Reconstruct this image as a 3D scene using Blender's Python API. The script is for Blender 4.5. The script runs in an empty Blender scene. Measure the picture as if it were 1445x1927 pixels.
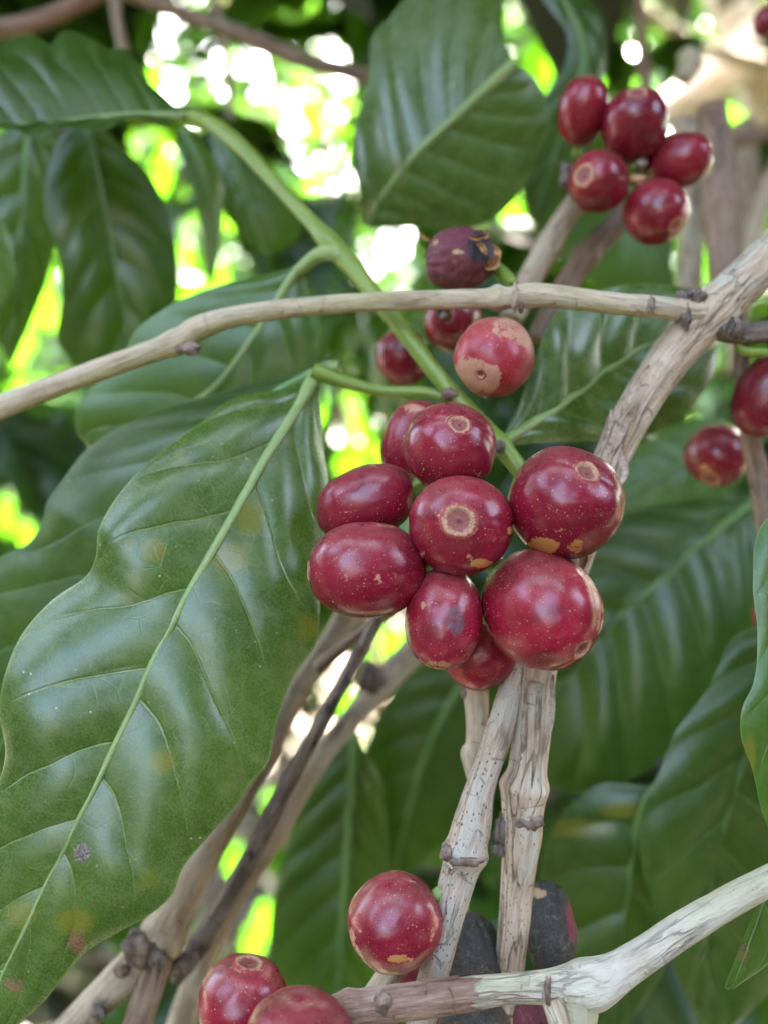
import bpy, math, random
import numpy as np
from mathutils import Vector, Matrix, noise
R = math.radians
rnd = random.Random(7)
sc = bpy.context.scene
col = sc.collection

# ------------------------------------------------------------------ camera, sky, sun, exposure
F = 1571.0                      # focal length in photo pixels (photo 1445 x 1927)
CAM = Vector((0.0, 0.0, 1.2))
cd = bpy.data.cameras.new('camera'); cam = bpy.data.objects.new('camera', cd); col.objects.link(cam)
cam.location = CAM; cam.rotation_euler = (R(90), 0, 0)
cd.sensor_fit = 'HORIZONTAL'; cd.sensor_width = 36.0; cd.lens = 36.0 * F / 1445.0
cd.clip_start = 0.005; cd.clip_end = 400
cd.dof.use_dof = True; cd.dof.focus_distance = 0.1185
cd.dof.aperture_fstop = cd.lens * 0.001 / 0.0031
sc.camera = cam

SUN_EL, SUN_AZ = R(56), R(24)   # azimuth measured from +Y towards +X
sdir = Vector((math.sin(SUN_AZ) * math.cos(SUN_EL), math.cos(SUN_AZ) * math.cos(SUN_EL), math.sin(SUN_EL)))
w = bpy.data.worlds.new('World'); sc.world = w; w.use_nodes = True
wn = w.node_tree; bgn = wn.nodes['Background']
sky = wn.nodes.new('ShaderNodeTexSky'); sky.sky_type = 'NISHITA'; sky.sun_disc = False
sky.sun_elevation = SUN_EL; sky.sun_rotation = SUN_AZ
sky.air_density = 0.8; sky.dust_density = 7.0; sky.ozone_density = 0.0
wn.links.new(sky.outputs[0], bgn.inputs[0]); bgn.inputs[1].default_value = 0.13
sl = bpy.data.lights.new('sun', 'SUN'); sl.energy = 4.6; sl.angle = R(0.5); sl.color = (1.0, 0.95, 0.86)
so = bpy.data.objects.new('sun', sl); col.objects.link(so)
so.rotation_euler = (-sdir).to_track_quat('-Z', 'Y').to_euler(); so.location = (1, 2, 4)
sc.view_settings.view_transform = 'Standard'; sc.view_settings.look = 'None'
sc.view_settings.exposure = 5.12; sc.view_settings.gamma = 1
try:
    sc.cycles.use_denoising = True
    sc.cycles.denoiser = 'OPENIMAGEDENOISE'
    sc.cycles.max_bounces = 6; sc.cycles.diffuse_bounces = 3; sc.cycles.glossy_bounces = 3
    sc.cycles.transmission_bounces = 4; sc.cycles.sample_clamp_indirect = 4.0
    sc.cycles.caustics_reflective = False; sc.cycles.caustics_refractive = False
except Exception:
    pass

# ------------------------------------------------------------------ helpers
def P(x, y, d):
    """photo pixel + depth in cm -> world point in metres"""
    m = d * 0.01
    return Vector((CAM.x + m * (x - 722.5) / F, CAM.y + m, CAM.z - m * (y - 963.5) / F))
def px(p):
    q = p - CAM; m = max(q.y, 1e-4)
    return (722.5 + q.x / m * F, 963.5 - q.z / m * F)
def cm(npx, d): return npx * d / F       # pixels at depth d -> cm

def tag(o, label=None, cat=None, group=None, kind=None):
    if label: o['label'] = label
    if cat: o['category'] = cat
    if group: o['group'] = group
    if kind: o['kind'] = kind
    return o
def empty(name, loc, label, cat, group=None):
    o = bpy.data.objects.new(name, None); col.objects.link(o); o.location = loc
    o.empty_display_size = 0.01
    return tag(o, label, cat, group)
def link(name, me, mat, parent=None, smooth=True):
    o = bpy.data.objects.new(name, me); col.objects.link(o)
    if mat and not me.materials: me.materials.append(mat)
    if smooth: me.shade_smooth()
    if parent is not None:
        o.parent = parent; o.matrix_parent_inverse = Matrix.Translation(-parent.location)
    return o
def mesh(name, vs, fs, attrs=None):
    me = bpy.data.meshes.new(name); me.from_pydata([tuple(v) for v in vs], [], fs); me.update()
    for k, vals in (attrs or {}).items():
        if isinstance(vals[0], (int, float)):
            a = me.attributes.new(k, 'FLOAT', 'POINT'); a.data.foreach_set('value', vals)
        else:
            a = me.attributes.new(k, 'FLOAT_VECTOR', 'POINT'); a.data.foreach_set('vector', [c for v in vals for c in v])
    return me
def lerp(a, b, t): return a + (b - a) * t
def sst(a, b, x):
    if a == b: return 1.0 if x > a else 0.0
    t = max(0.0, min(1.0, (x - a) / (b - a))); return t * t * (3 - 2 * t)
def catmull(pts, n):
    """pts: list of tuples; n+1 samples evenly along the chord length (x, y drive it)"""
    pts = [Vector(p) if len(p) <= 4 else p for p in pts]
    P_ = [pts[0] * 2 - pts[1]] + pts + [pts[-1] * 2 - pts[-2]]
    dense = []
    for i in range(1, len(P_) - 2):
        a, b, c, d = P_[i-1], P_[i], P_[i+1], P_[i+2]
        for k in range(16):
            t = k / 16
            dense.append(0.5 * ((2*b) + (c - a)*t + (2*a - 5*b + 4*c - d)*t*t + (3*b - a - 3*c + d)*t**3))
    dense.append(pts[-1].copy())
    L = [0.0]
    for i in range(1, len(dense)): L.append(L[-1] + (dense[i].xy - dense[i-1].xy).length + 1e-9)
    out = []; j = 0
    for k in range(n + 1):
        s = L[-1] * k / n
        while j < len(L) - 2 and L[j+1] < s: j += 1
        t = (s - L[j]) / max(L[j+1] - L[j], 1e-9)
        out.append(dense[j].lerp(dense[j+1], min(1, max(0, t))))
    return out

# ------------------------------------------------------------------ node helper and materials
class NT:
    def __init__(s, name):
        s.m = bpy.data.materials.new(name); s.m.use_nodes = True
        s.t = s.m.node_tree; s.t.nodes.clear()
        s.out = s.t.nodes.new('ShaderNodeOutputMaterial')
    def n(s, typ, props=None, **ins):
        nd = s.t.nodes.new('ShaderNode' + typ)
        for k, v in (props or {}).items(): setattr(nd, k, v)
        for k, v in ins.items():
            s.put(nd.inputs[int(k[1:])] if k[0] == 'i' and k[1:].isdigit() else nd.inputs[k.replace('_', ' ')], v)
        return nd
    def put(s, sock, v):
        if isinstance(v, bpy.types.NodeSocket): s.t.links.new(v, sock)
        else:
            if isinstance(v, (tuple, list)) and sock.type == 'RGBA' and len(v) == 3: v = (*v, 1)
            sock.default_value = v
    def math(s, op, a, b=0.0, c=0.0, clamp=False):
        return s.n('Math', {'operation': op, 'use_clamp': clamp}, i0=a, i1=b, i2=c).outputs[0]
    def ramp(s, x, a, b, lo=0.0, hi=1.0):
        return s.n('MapRange', {'interpolation_type': 'SMOOTHSTEP'}, Value=x, From_Min=a, From_Max=b, To_Min=lo, To_Max=hi).outputs[0]
    def mix(s, f, a, b):
        nd = s.n('Mix', {'data_type': 'RGBA'}); s.put(nd.inputs[0], f); s.put(nd.inputs[6], a); s.put(nd.inputs[7], b)
        return nd.outputs[2]
    def attr(s, name, out='Fac'): return s.n('Attribute', {'attribute_name': name}).outputs[out]
    def scale(s, v, sx, sy=None, sz=None):
        sy = sx if sy is None else sy; sz = sx if sz is None else sz
        return s.n('VectorMath', {'operation': 'MULTIPLY'}, i0=v, i1=(sx, sy, sz)).outputs[0]
    def addv(s, v, w_): return s.n('VectorMath', {'operation': 'ADD'}, i0=v, i1=w_).outputs[0]
    def noise(s, v, sc_, det=3.0, rough=0.55, dist=0.0):
        return s.n('TexNoise', Vector=v, Scale=sc_, Detail=det, Roughness=rough, Distortion=dist).outputs[0]
    def voro(s, v, sc_, feature='F1', rand=1.0):
        return s.n('TexVoronoi', {'feature': feature}, Vector=v, Scale=sc_, Randomness=rand)
    def bump(s, h, strength, dist, normal=None):
        nd = s.n('Bump', Height=h, Strength=strength, Distance=dist)
        if normal is not None: s.put(nd.inputs['Normal'], normal)
        return nd.outputs[0]
    def rand(s): return s.n('ObjectInfo').outputs['Random']
    def done(s, sh):
        s.t.links.new(sh, s.out.inputs[0]); return s.m

def cherry_material(name, base, dark, dusty=0.5, gloss=0.3):
    t = NT(name)
    c = t.attr('cc', 'Vector'); up = t.attr('up'); pt = t.n('Attribute', {'attribute_name': 'patch'}).outputs['Vector']
    sep = t.n('SeparateXYZ', i0=pt)
    big = t.noise(c, 1.6, 3); mid = t.noise(c, 7, 4, 0.6); fine = t.noise(c, 60, 3, 0.7)
    colr = t.mix(t.ramp(big, 0.38, 0.68), base, dark)
    colr = t.mix(t.ramp(mid, 0.52, 0.75, 0, 0.30), colr, (base[0]*1.25, base[1]*4+0.02, base[2]*1.6))
    colr = t.mix(t.math('MULTIPLY', t.rand(), .6), colr, (dark[0]*.8, dark[1]*.8, dark[2]*1.3))
    # dust film, thickest on the shoulders that face up
    film = t.math('MULTIPLY', t.ramp(up, 0.05, 1.0), t.ramp(t.math('ADD', t.math('MULTIPLY', mid, .6), t.math('MULTIPLY', fine, .5)), 0.30, 0.75))
    film = t.math('MULTIPLY_ADD', film, 0.55 * dusty, t.math('MULTIPLY', t.ramp(fine, .45, .75), 0.10 * dusty))
    colr = t.mix(film, colr, (0.42, 0.25, 0.17))
    # specks
    v1 = t.voro(c, 19); v2 = t.voro(c, 42)
    m1 = t.math('MULTIPLY', t.math('LESS_THAN', v1.outputs['Distance'], t.ramp(t.n('SeparateColor', i0=v1.outputs['Color']).outputs[0], .35, 1, 0.02, .20)), 1.0)
    m2 = t.math('LESS_THAN', v2.outputs['Distance'], t.ramp(t.n('SeparateColor', i0=v2.outputs['Color']).outputs[1], .25, 1, 0.0, .22))
    colr = t.mix(t.math('MULTIPLY', m1, 0.60), colr, (0.60, 0.38, 0.20))
    colr = t.mix(t.math('MULTIPLY', m2, 0.42), colr, (0.62, 0.42, 0.24))
    # scratches along the fruit
    scr = t.noise(t.scale(c, 26, 26, 4.5), 1.0, 2, .5)
    scm = t.math('MULTIPLY', t.ramp(scr, 0.70, 0.74), t.ramp(t.noise(c, 3.1, 2), .50, .62))
    colr = t.mix(t.math('MULTIPLY', scm, .75), colr, (0.62, 0.40, 0.20))
    # corky scars with ragged rims
    rag = t.math('MULTIPLY_ADD', t.math('SUBTRACT', mid, .5), 1.1, t.math('MULTIPLY', t.math('SUBTRACT', t.noise(c, 24, 3, .6), .5), .7))
    tan = t.ramp(t.math('ADD', sep.outputs[0], rag), 0.42, 0.60)
    pale = t.mix(t.ramp(fine, .35, .65), (0.42, 0.19, 0.11), (0.56, 0.33, 0.20))
    colr = t.mix(t.math('MULTIPLY', tan, .88), colr, pale)
    org = t.ramp(t.math('ADD', sep.outputs[1], rag), 0.48, 0.56)
    colr = t.mix(t.math('MULTIPLY', org, .9), colr, t.mix(fine, (0.50, 0.20, 0.06), (0.62, 0.34, 0.10)))
    drk = t.ramp(t.math('MULTIPLY_ADD', rag, .8, sep.outputs[2]), 0.40, 0.62)
    colr = t.mix(t.math('MULTIPLY', drk, .82), colr, t.mix(t.noise(t.scale(c, 22, 22, 4), 1, 2), (0.035, 0.032, 0.045), (0.20, 0.14, 0.14)))
    rough = t.math('ADD', gloss, t.math('MULTIPLY', film, .35))
    rough = t.math('ADD', rough, t.math('MULTIPLY', t.math('MAXIMUM', tan, org), .28))
    h = t.math('MULTIPLY_ADD', tan, .5, t.math('MULTIPLY_ADD', mid, .5, t.math('MULTIPLY', fine, .25)))
    h = t.math('ADD', h, t.math('MULTIPLY', t.math('MAXIMUM', m1, m2), .35))
    b = t.n('BsdfPrincipled', Base_Color=colr, Roughness=rough, IOR=1.46, Normal=t.bump(h, .35, .00012))
    b.inputs['Coat Weight'].default_value = 0.12; b.inputs['Coat Roughness'].default_value = 0.22
    b.inputs['Subsurface Weight'].default_value = 0.0
    return t.done(b.outputs[0])

def scar_material(name):
    t = NT(name)
    c = t.attr('cc', 'Vector'); r = t.attr('rr')
    n1 = t.noise(c, 22, 4, .65); n2 = t.noise(c, 70, 3, .7)
    q = t.math('ADD', r, t.math('MULTIPLY', t.math('SUBTRACT', n1, .5), .7))
    inn = t.mix(t.ramp(n2, .3, .7), (0.20, 0.035, 0.035), (0.34, 0.11, 0.075))
    rim = t.mix(t.ramp(n2, .3, .7), (0.38, 0.18, 0.095), (0.60, 0.38, 0.21))
    colr = t.mix(t.ramp(q, .62, .82), inn, rim)
    colr = t.mix(t.ramp(t.math('ADD', r, t.math('MULTIPLY', t.math('SUBTRACT', n1, .5), .9)), .98, 1.06), colr, (0.33, 0.03, 0.035))
    colr = t.mix(t.ramp(r, .20, .06), colr, (0.05, 0.018, 0.015))
    crack = t.ramp(t.math('ABSOLUTE', t.math('SUBTRACT', t.noise(c, 15, 3, .6), .5)), .035, .01)
    colr = t.mix(t.math('MULTIPLY', crack, .6), colr, (0.10, 0.045, 0.03))
    b = t.n('BsdfPrincipled', Base_Color=colr, Roughness=.6, Normal=t.bump(t.math('ADD', n1, t.math('MULTIPLY', n2, .5)), .6, .0002))
    return t.done(b.outputs[0])

def dried_material(name, c0, c1, c2):
    t = NT(name)
    c = t.attr('cc', 'Vector'); pt = t.n('Attribute', {'attribute_name': 'patch'}).outputs['Vector']
    sep = t.n('SeparateXYZ', i0=pt)
    n1 = t.noise(c, 5, 5, .7); n2 = t.noise(c, 34, 4, .75)
    colr = t.mix(t.ramp(n2, .42, .66), c0, c1)
    colr = t.mix(t.ramp(n1, .58, .70, 0, .7), colr, c2)
    vein = t.ramp(t.math('ABSOLUTE', t.math('SUBTRACT', t.noise(c, 3.2, 2, .5), .5)), .012, .004)
    colr = t.mix(t.math('MULTIPLY', vein, .25), colr, (0.36, 0.28, 0.18))
    rag = t.math('MULTIPLY', t.math('SUBTRACT', n1, .5), .9)
    colr = t.mix(t.math('MULTIPLY', t.ramp(t.math('ADD', sep.outputs[0], rag), .44, .56), .9), colr, t.mix(n2, (0.42, 0.24, 0.12), (0.66, 0.46, 0.26)))
    colr = t.mix(t.math('MULTIPLY', t.ramp(t.math('ADD', sep.outputs[1], rag), .40, .60), .95), colr, t.mix(n2, (0.14, 0.012, 0.03), (0.26, 0.03, 0.05)))
    colr = t.mix(t.math('MULTIPLY', t.ramp(t.math('ADD', sep.outputs[2], rag), .40, .60), .95), colr, t.mix(n2, (0.012, 0.012, 0.016), (0.05, 0.045, 0.05)))
    b = t.n('BsdfPrincipled', Base_Color=colr, Roughness=.55, Normal=t.bump(t.math('ADD', n1, t.math('MULTIPLY', n2, .7)), .7, .0004))
    return t.done(b.outputs[0])

def leaf_material(name, base, alt, vein, trans, tfac=.3, rough=.34, dust=.5, quilt=.4, midline=0.0, wax=.07):
    t = NT(name)
    c = t.attr('lc', 'Vector'); ph = t.attr('vph'); au = t.attr('au')
    sp = t.n('Attribute', {'attribute_name': 'spot'}).outputs['Vector']; sep = t.n('SeparateXYZ', i0=sp)
    big = t.noise(c, .5, 3); mid = t.noise(c, 3.0, 4, .6); fine = t.noise(c, 26, 3, .75)
    colr = t.mix(t.ramp(big, .35, .65), base, alt)
    colr = t.mix(t.ramp(mid, .5, .8, 0, .35), colr, (base[0]*1.7+.01, base[1]*1.35, base[2]*1.3))
    phn = t.math('ADD', ph, t.math('MULTIPLY', t.math('SUBTRACT', t.noise(c, 1.1, 2), .5), .16))
    fr = t.math('ABSOLUTE', t.math('SUBTRACT', t.math('FRACT', phn), .5))       # .5 on the vein
    line = t.ramp(fr, .468, .497)
    line = t.math('MULTIPLY', line, t.ramp(au, .98, .45))
    # reticulate veinlets
    wv = t.addv(c, t.scale(t.n('TexNoise', Vector=c, Scale=2.2, Detail=2).outputs['Color'], .22))
    net = t.voro(wv, 1.9, 'DISTANCE_TO_EDGE').outputs['Distance']
    net2 = t.voro(wv, 6.5, 'DISTANCE_TO_EDGE').outputs['Distance']
    nl = t.math('MULTIPLY', t.ramp(net, .035, .008), t.ramp(t.noise(c, 1.3, 2), .40, .62))
    nl2 = t.ramp(net2, .09, .02)
    colr = t.mix(t.math('MULTIPLY', line, .55), colr, vein)
    colr = t.mix(t.math('MULTIPLY', nl, .16), colr, vein)
    colr = t.mix(t.math('MULTIPLY', nl2, .06), colr, vein)
    if midline:
        ml = t.ramp(t.math('ABSOLUTE', t.n('SeparateXYZ', i0=c).outputs[0]), midline, midline * .5)
        colr = t.mix(t.math('MULTIPLY', ml, .8), colr, vein)
    rim = t.ramp(au, .972, .995)
    colr = t.mix(t.math('MULTIPLY', rim, .5), colr, (vein[0]*.8, vein[1], vein[2]*.8))
    # dust film and lint
    film = t.math('MULTIPLY', t.ramp(t.math('ADD', t.math('MULTIPLY', fine, .7), t.math('MULTIPLY', mid, .5)), .48, .80), .32 * dust)
    colr = t.mix(film, colr, (0.25, 0.29, 0.12))
    vs = t.voro(c, 9.0)
    sm = t.math('LESS_THAN', vs.outputs['Distance'], t.ramp(t.n('SeparateColor', i0=vs.outputs['Color']).outputs[0], .62, 1.0, 0, .15))
    sm = t.math('MULTIPLY', sm, t.ramp(t.noise(c, .9, 2), .45, .6))
    colr = t.mix(t.math('MULTIPLY', sm, .9 * dust), colr, (0.62, 0.55, 0.40))
    # rust spots, brown scorch, black mould
    rag = t.math('MULTIPLY_ADD', t.math('SUBTRACT', mid, .5), .7, t.math('MULTIPLY', t.math('SUBTRACT', fine, .5), .6))
    colr = t.mix(t.math('MULTIPLY', t.ramp(t.math('ADD', sep.outputs[0], t.math('MULTIPLY', rag, .5)), .12, .85), .75), colr, (0.17, 0.16, 0.016))
    colr = t.mix(t.math('MULTIPLY', t.ramp(t.math('ADD', sep.outputs[1], rag), .42, .58), .85), colr, t.mix(fine, (0.12, 0.045, 0.02), (0.34, 0.19, 0.10)))
    colr = t.mix(t.math('MULTIPLY', t.ramp(t.math('ADD', sep.outputs[2], t.math('MULTIPLY', rag, 1.4)), .42, .58), .9), colr, t.mix(t.ramp(fine, .4, .6), (0.03, 0.02, 0.02), (0.30, 0.24, 0.22)))
    h = t.math('MULTIPLY', line, -.8)
    h = t.math('MULTIPLY_ADD', nl, -.07, h); h = t.math('MULTIPLY_ADD', t.noise(c, 75, 2, .6), .07, h)
    h = t.math('MULTIPLY_ADD', mid, .30, h); h = t.math('MULTIPLY_ADD', fine, .09, h)
    ro = t.math('ADD', rough, t.math('MULTIPLY', film, .3))
    nrm = t.bump(h, quilt, .0006)
    b = t.n('BsdfPrincipled', Base_Color=colr, Roughness=ro, IOR=1.48, Normal=nrm)
    b.inputs['Coat Weight'].default_value = wax; b.inputs['Coat Roughness'].default_value = .2
    tcol = t.mix(t.math('MULTIPLY', line, .5), trans, (trans[0]*1.3, trans[1]*1.2, trans[2]))
    tcol = t.mix(t.ramp(t.math('MAXIMUM', sep.outputs[1], sep.outputs[2]), .3, .6), tcol, (.08, .04, .01))
    tr = t.n('BsdfTranslucent', Color=tcol)
    mx = t.n('MixShader', i0=tfac, i1=b.outputs[0], i2=tr.outputs[0])
    return t.done(mx.outputs[0])

def far_leaf_material(name, base, alt, trans, tfac=.4, rough=.4):
    t = NT(name)
    g = t.n('NewGeometry').outputs['Random Per Island']
    g2 = t.rand()
    colr = t.mix(t.math('FRACT', t.math('ADD', g, g2)), base, alt)
    b = t.n('BsdfPrincipled', Base_Color=colr, Roughness=rough, IOR=1.45)
    tr = t.n('BsdfTranslucent', Color=t.mix(g, trans, (trans[0]*.7, trans[1]*.75, trans[2]*.6)))
    return t.done(t.n('MixShader', i0=tfac, i1=b.outputs[0], i2=tr.outputs[0]).outputs[0])

def bark_material(name, base, pale, dark, lichen, lich=.5, crack=.6, speck=.4, green=None):
    t = NT(name)
    c = t.attr('bk', 'Vector')
    fib = t.noise(t.scale(c, 16, 16, 1.6), 1.0, 5, .65, .3)
    fib2 = t.noise(t.scale(c, 42, 42, 5), 1.0, 3, .6)
    big = t.noise(t.scale(c, 2.4, 2.4, .9), 1.0, 4, .6)
    mid = t.noise(t.scale(c, 9, 9, 6), 1.0, 4, .65)
    colr = t.mix(t.ramp(fib, .34, .66), base, pale)
    colr = t.mix(t.ramp(big, .50, .70, 0, .75), colr, (base[0]*.62, base[1]*.56, base[2]*.52))
    lm = t.math('MULTIPLY', t.ramp(t.noise(t.addv(t.scale(c, 1.8, 1.8, .8), (5, 2, 9)), 1.0, 4, .65), .60 - .25*lich, .72 - .25*lich), .8)
    colr = t.mix(lm, colr, t.mix(mid, lichen, (lichen[0]*1.25, lichen[1]*1.2, lichen[2]*1.2)))
    if green: colr = t.mix(t.ramp(t.noise(t.scale(c, 1.2, 1.2, .35), 1, 2), .45, .65, 0, .8), colr, green)
    cr = t.ramp(t.math('ABSOLUTE', t.math('SUBTRACT', t.noise(t.scale(c, 5.5, 5.5, .55), 1.0, 3, .55, .2), .5)), .030, .008)
    cr = t.math('MULTIPLY', cr, t.ramp(t.noise(t.addv(t.scale(c, 2, 2, .7), (3, 8, 1)), 1, 2), .42, .58))
    ring = t.ramp(t.math('ABSOLUTE', t.math('SUBTRACT', t.noise(t.scale(c, .5, .5, 1.5), 1.0, 2, .5), .5)), .010, .003)
    ring = t.math('MULTIPLY', ring, t.ramp(t.noise(t.addv(t.scale(c, 3, 3, 1.3), (1, 4, 7)), 1, 2), .50, .60))
    ck = t.math('MULTIPLY', t.math('MAXIMUM', cr, t.math('MULTIPLY', ring, .8)), crack)
    colr = t.mix(ck, colr, dark)
    colr = t.mix(t.math('MULTIPLY', t.ramp(fib2, .60, .75), .45 * crack), colr, (dark[0]*1.6, dark[1]*1.5, dark[2]*1.4))
    v = t.voro(t.scale(c, 1, 1, .6), 24)
    sm = t.math('LESS_THAN', v.outputs['Distance'], t.ramp(t.n('SeparateColor', i0=v.outputs['Color']).outputs[0], .25, 1, .0, .36))
    sm = t.math('MULTIPLY', sm, t.ramp(t.noise(t.addv(t.scale(c, 1.6, 1.6, .7), (7, 7, 2)), 1, 2), .52 - .2*speck, .62 - .2*speck))
    colr = t.mix(t.math('MULTIPLY', sm, .75 * min(1, speck * 1.6)), colr, (0.035, 0.030, 0.028))
    h = t.math('MULTIPLY_ADD', ck, -1.2, t.math('MULTIPLY_ADD', fib, .8, t.math('MULTIPLY', fib2, .5)))
    h = t.math('MULTIPLY_ADD', mid, .5, h)
    b = t.n('BsdfPrincipled', Base_Color=colr, Roughness=.72, Normal=t.bump(h, .9, .0009))
    b.inputs['Specular IOR Level'].default_value = .3
    return t.done(b.outputs[0])

def shoot_material(name, a, bcol, brown):
    t = NT(name); c = t.attr('bk', 'Vector')
    n1 = t.noise(t.scale(c, 6, 6, 1), 1.0, 4, .6); n2 = t.noise(c, 30, 3, .7)
    colr = t.mix(t.ramp(n1, .35, .65), a, bcol)
    colr = t.mix(t.ramp(t.math('ADD', n2, t.math('MULTIPLY', n1, .4)), .78, .9, 0, .8), colr, brown)
    b = t.n('BsdfPrincipled', Base_Color=colr, Roughness=.42, Normal=t.bump(t.math('ADD', n1, t.math('MULTIPLY', n2, .4)), .3, .0003))
    return t.done(b.outputs[0])

def plain_material(name, a, bcol, rough=.7, scale=30):
    t = NT(name); c = t.n('TexCoord').outputs['Object']
    n1 = t.noise(c, scale * 20, 4, .65)
    b = t.n('BsdfPrincipled', Base_Color=t.mix(t.ramp(n1, .35, .65), a, bcol), Roughness=rough, Normal=t.bump(n1, .5, .0004))
    return t.done(b.outputs[0])

M = {}
M['cherry'] = cherry_material('cherry_skin', (0.325, 0.009, 0.032), (0.18, 0.004, 0.015), .42, .25)
M['cherry_far'] = cherry_material('cherry_skin_clean', (0.27, 0.007, 0.022), (0.15, 0.004, 0.013), .35, .27)
M['cherry_old'] = cherry_material('cherry_skin_rusty', (0.40, 0.022, 0.036), (0.27, 0.010, 0.020), .8, .36)
M['scar'] = scar_material('calyx_cork')
M['black'] = dried_material('dried_black_skin', (0.026, 0.023, 0.018), (0.085, 0.076, 0.058), (0.13, 0.11, 0.08))
M['shrivel'] = dried_material('shrivelled_skin', (0.115, 0.016, 0.028), (0.19, 0.040, 0.050), (0.09, 0.028, 0.035))
M['leafA'] = leaf_material('leaf_dusty_green', (0.030, 0.080, 0.006), (0.047, 0.106, 0.008), (0.21, 0.28, 0.08), (0.20, 0.36, 0.03), .08, .25, .85, .55, wax=.32)
M['leafB'] = leaf_material('leaf_dark_glossy', (0.018, 0.056, 0.004), (0.031, 0.078, 0.006), (0.10, 0.18, 0.05), (0.16, 0.34, 0.02), .10, .29, .5, .5)
M['leafC'] = leaf_material('leaf_deep_green', (0.016, 0.054, 0.003), (0.028, 0.074, 0.004), (0.06, 0.12, 0.02), (0.18, 0.36, 0.012), .16, .28, .2, .5)
M['leafY'] = leaf_material('leaf_bright_green', (0.030, 0.088, 0.007), (0.044, 0.115, 0.010), (0.16, 0.27, 0.06), (0.24, 0.44, 0.02), .12, .30, .35, .5)
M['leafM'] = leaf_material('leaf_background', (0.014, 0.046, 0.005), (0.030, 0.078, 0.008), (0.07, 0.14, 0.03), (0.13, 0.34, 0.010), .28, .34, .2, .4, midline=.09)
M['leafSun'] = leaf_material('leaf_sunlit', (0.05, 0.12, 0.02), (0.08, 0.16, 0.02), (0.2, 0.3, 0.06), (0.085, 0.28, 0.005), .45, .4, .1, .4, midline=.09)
M['leafF'] = far_leaf_material('foliage_far', (0.03, 0.075, 0.014), (0.055, 0.115, 0.02), (0.11, 0.28, 0.015), .34)
M['leafS'] = far_leaf_material('foliage_light_screen', (0.032, 0.038, 0.020), (0.048, 0.055, 0.030), (0.11, 0.12, 0.05), .2)  # greyed leaves for the added light blockers, limiting their green cast
M['dry'] = leaf_material('leaf_dry', (0.30, 0.20, 0.12), (0.42, 0.30, 0.20), (0.5, 0.38, 0.25), (0.5, 0.35, 0.2), .2, .6, .4, .5, midline=.08)
M['midrib'] = shoot_material('midrib_pale', (0.19, 0.28, 0.08), (0.26, 0.36, 0.12), (0.20, 0.17, 0.07))
M['midrib_d'] = shoot_material('midrib_dull', (0.10, 0.20, 0.045), (0.14, 0.26, 0.07), (0.14, 0.13, 0.05))
M['shoot'] = shoot_material('green_shoot', (0.15, 0.235, 0.028), (0.21, 0.30, 0.045), (0.20, 0.17, 0.06))
M['bark_main'] = bark_material('bark_pale_cracked', (0.50, 0.365, 0.24), (0.71, 0.57, 0.41), (0.12, 0.062, 0.036), (0.54, 0.52, 0.40), .40, .62, .45)
M['bark_grey'] = bark_material('bark_grey_speckled', (0.40, 0.295, 0.205), (0.60, 0.48, 0.35), (0.06, 0.042, 0.032), (0.46, 0.44, 0.35), .35, .5, .75)
M['bark_straw'] = bark_material('bark_straw', (0.60, 0.48, 0.31), (0.70, 0.58, 0.40), (0.16, 0.10, 0.055), (0.56, 0.52, 0.36), .4, .30, .05, green=(0.46, 0.45, 0.20))
M['bark_white'] = bark_material('bark_white_lichen', (0.52, 0.43, 0.31), (0.67, 0.58, 0.45), (0.14, 0.08, 0.05), (0.62, 0.59, 0.46), .75, .45, .2, green=(0.55, 0.53, 0.33))
M['bark_brown'] = bark_material('bark_brown', (0.24, 0.155, 0.105), (0.38, 0.27, 0.19), (0.06, 0.035, 0.022), (0.36, 0.31, 0.23), .15, .6, .3)
M['bark_red'] = bark_material('bark_reddish', (0.27, 0.155, 0.105), (0.42, 0.28, 0.20), (0.09, 0.04, 0.028), (0.42, 0.34, 0.26), .12, .5, .15)
M['bark_dark'] = bark_material('bark_dark', (0.16, 0.125, 0.10), (0.31, 0.25, 0.20), (0.02, 0.016, 0.014), (0.26, 0.23, 0.19), .2, .8, .5)
M['bark_tan'] = bark_material('bark_tan', (0.44, 0.34, 0.22), (0.54, 0.44, 0.30), (0.10, 0.07, 0.045), (0.48, 0.44, 0.30), .3, .6, .25)
M['cork'] = plain_material('node_cork', (0.10, 0.065, 0.045), (0.30, 0.22, 0.16))
M['peel'] = plain_material('bark_peel', (0.22, 0.14, 0.09), (0.48, 0.38, 0.27))
M['husk'] = plain_material('dry_husk', (0.28, 0.13, 0.05), (0.60, 0.36, 0.16), .55)

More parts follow.
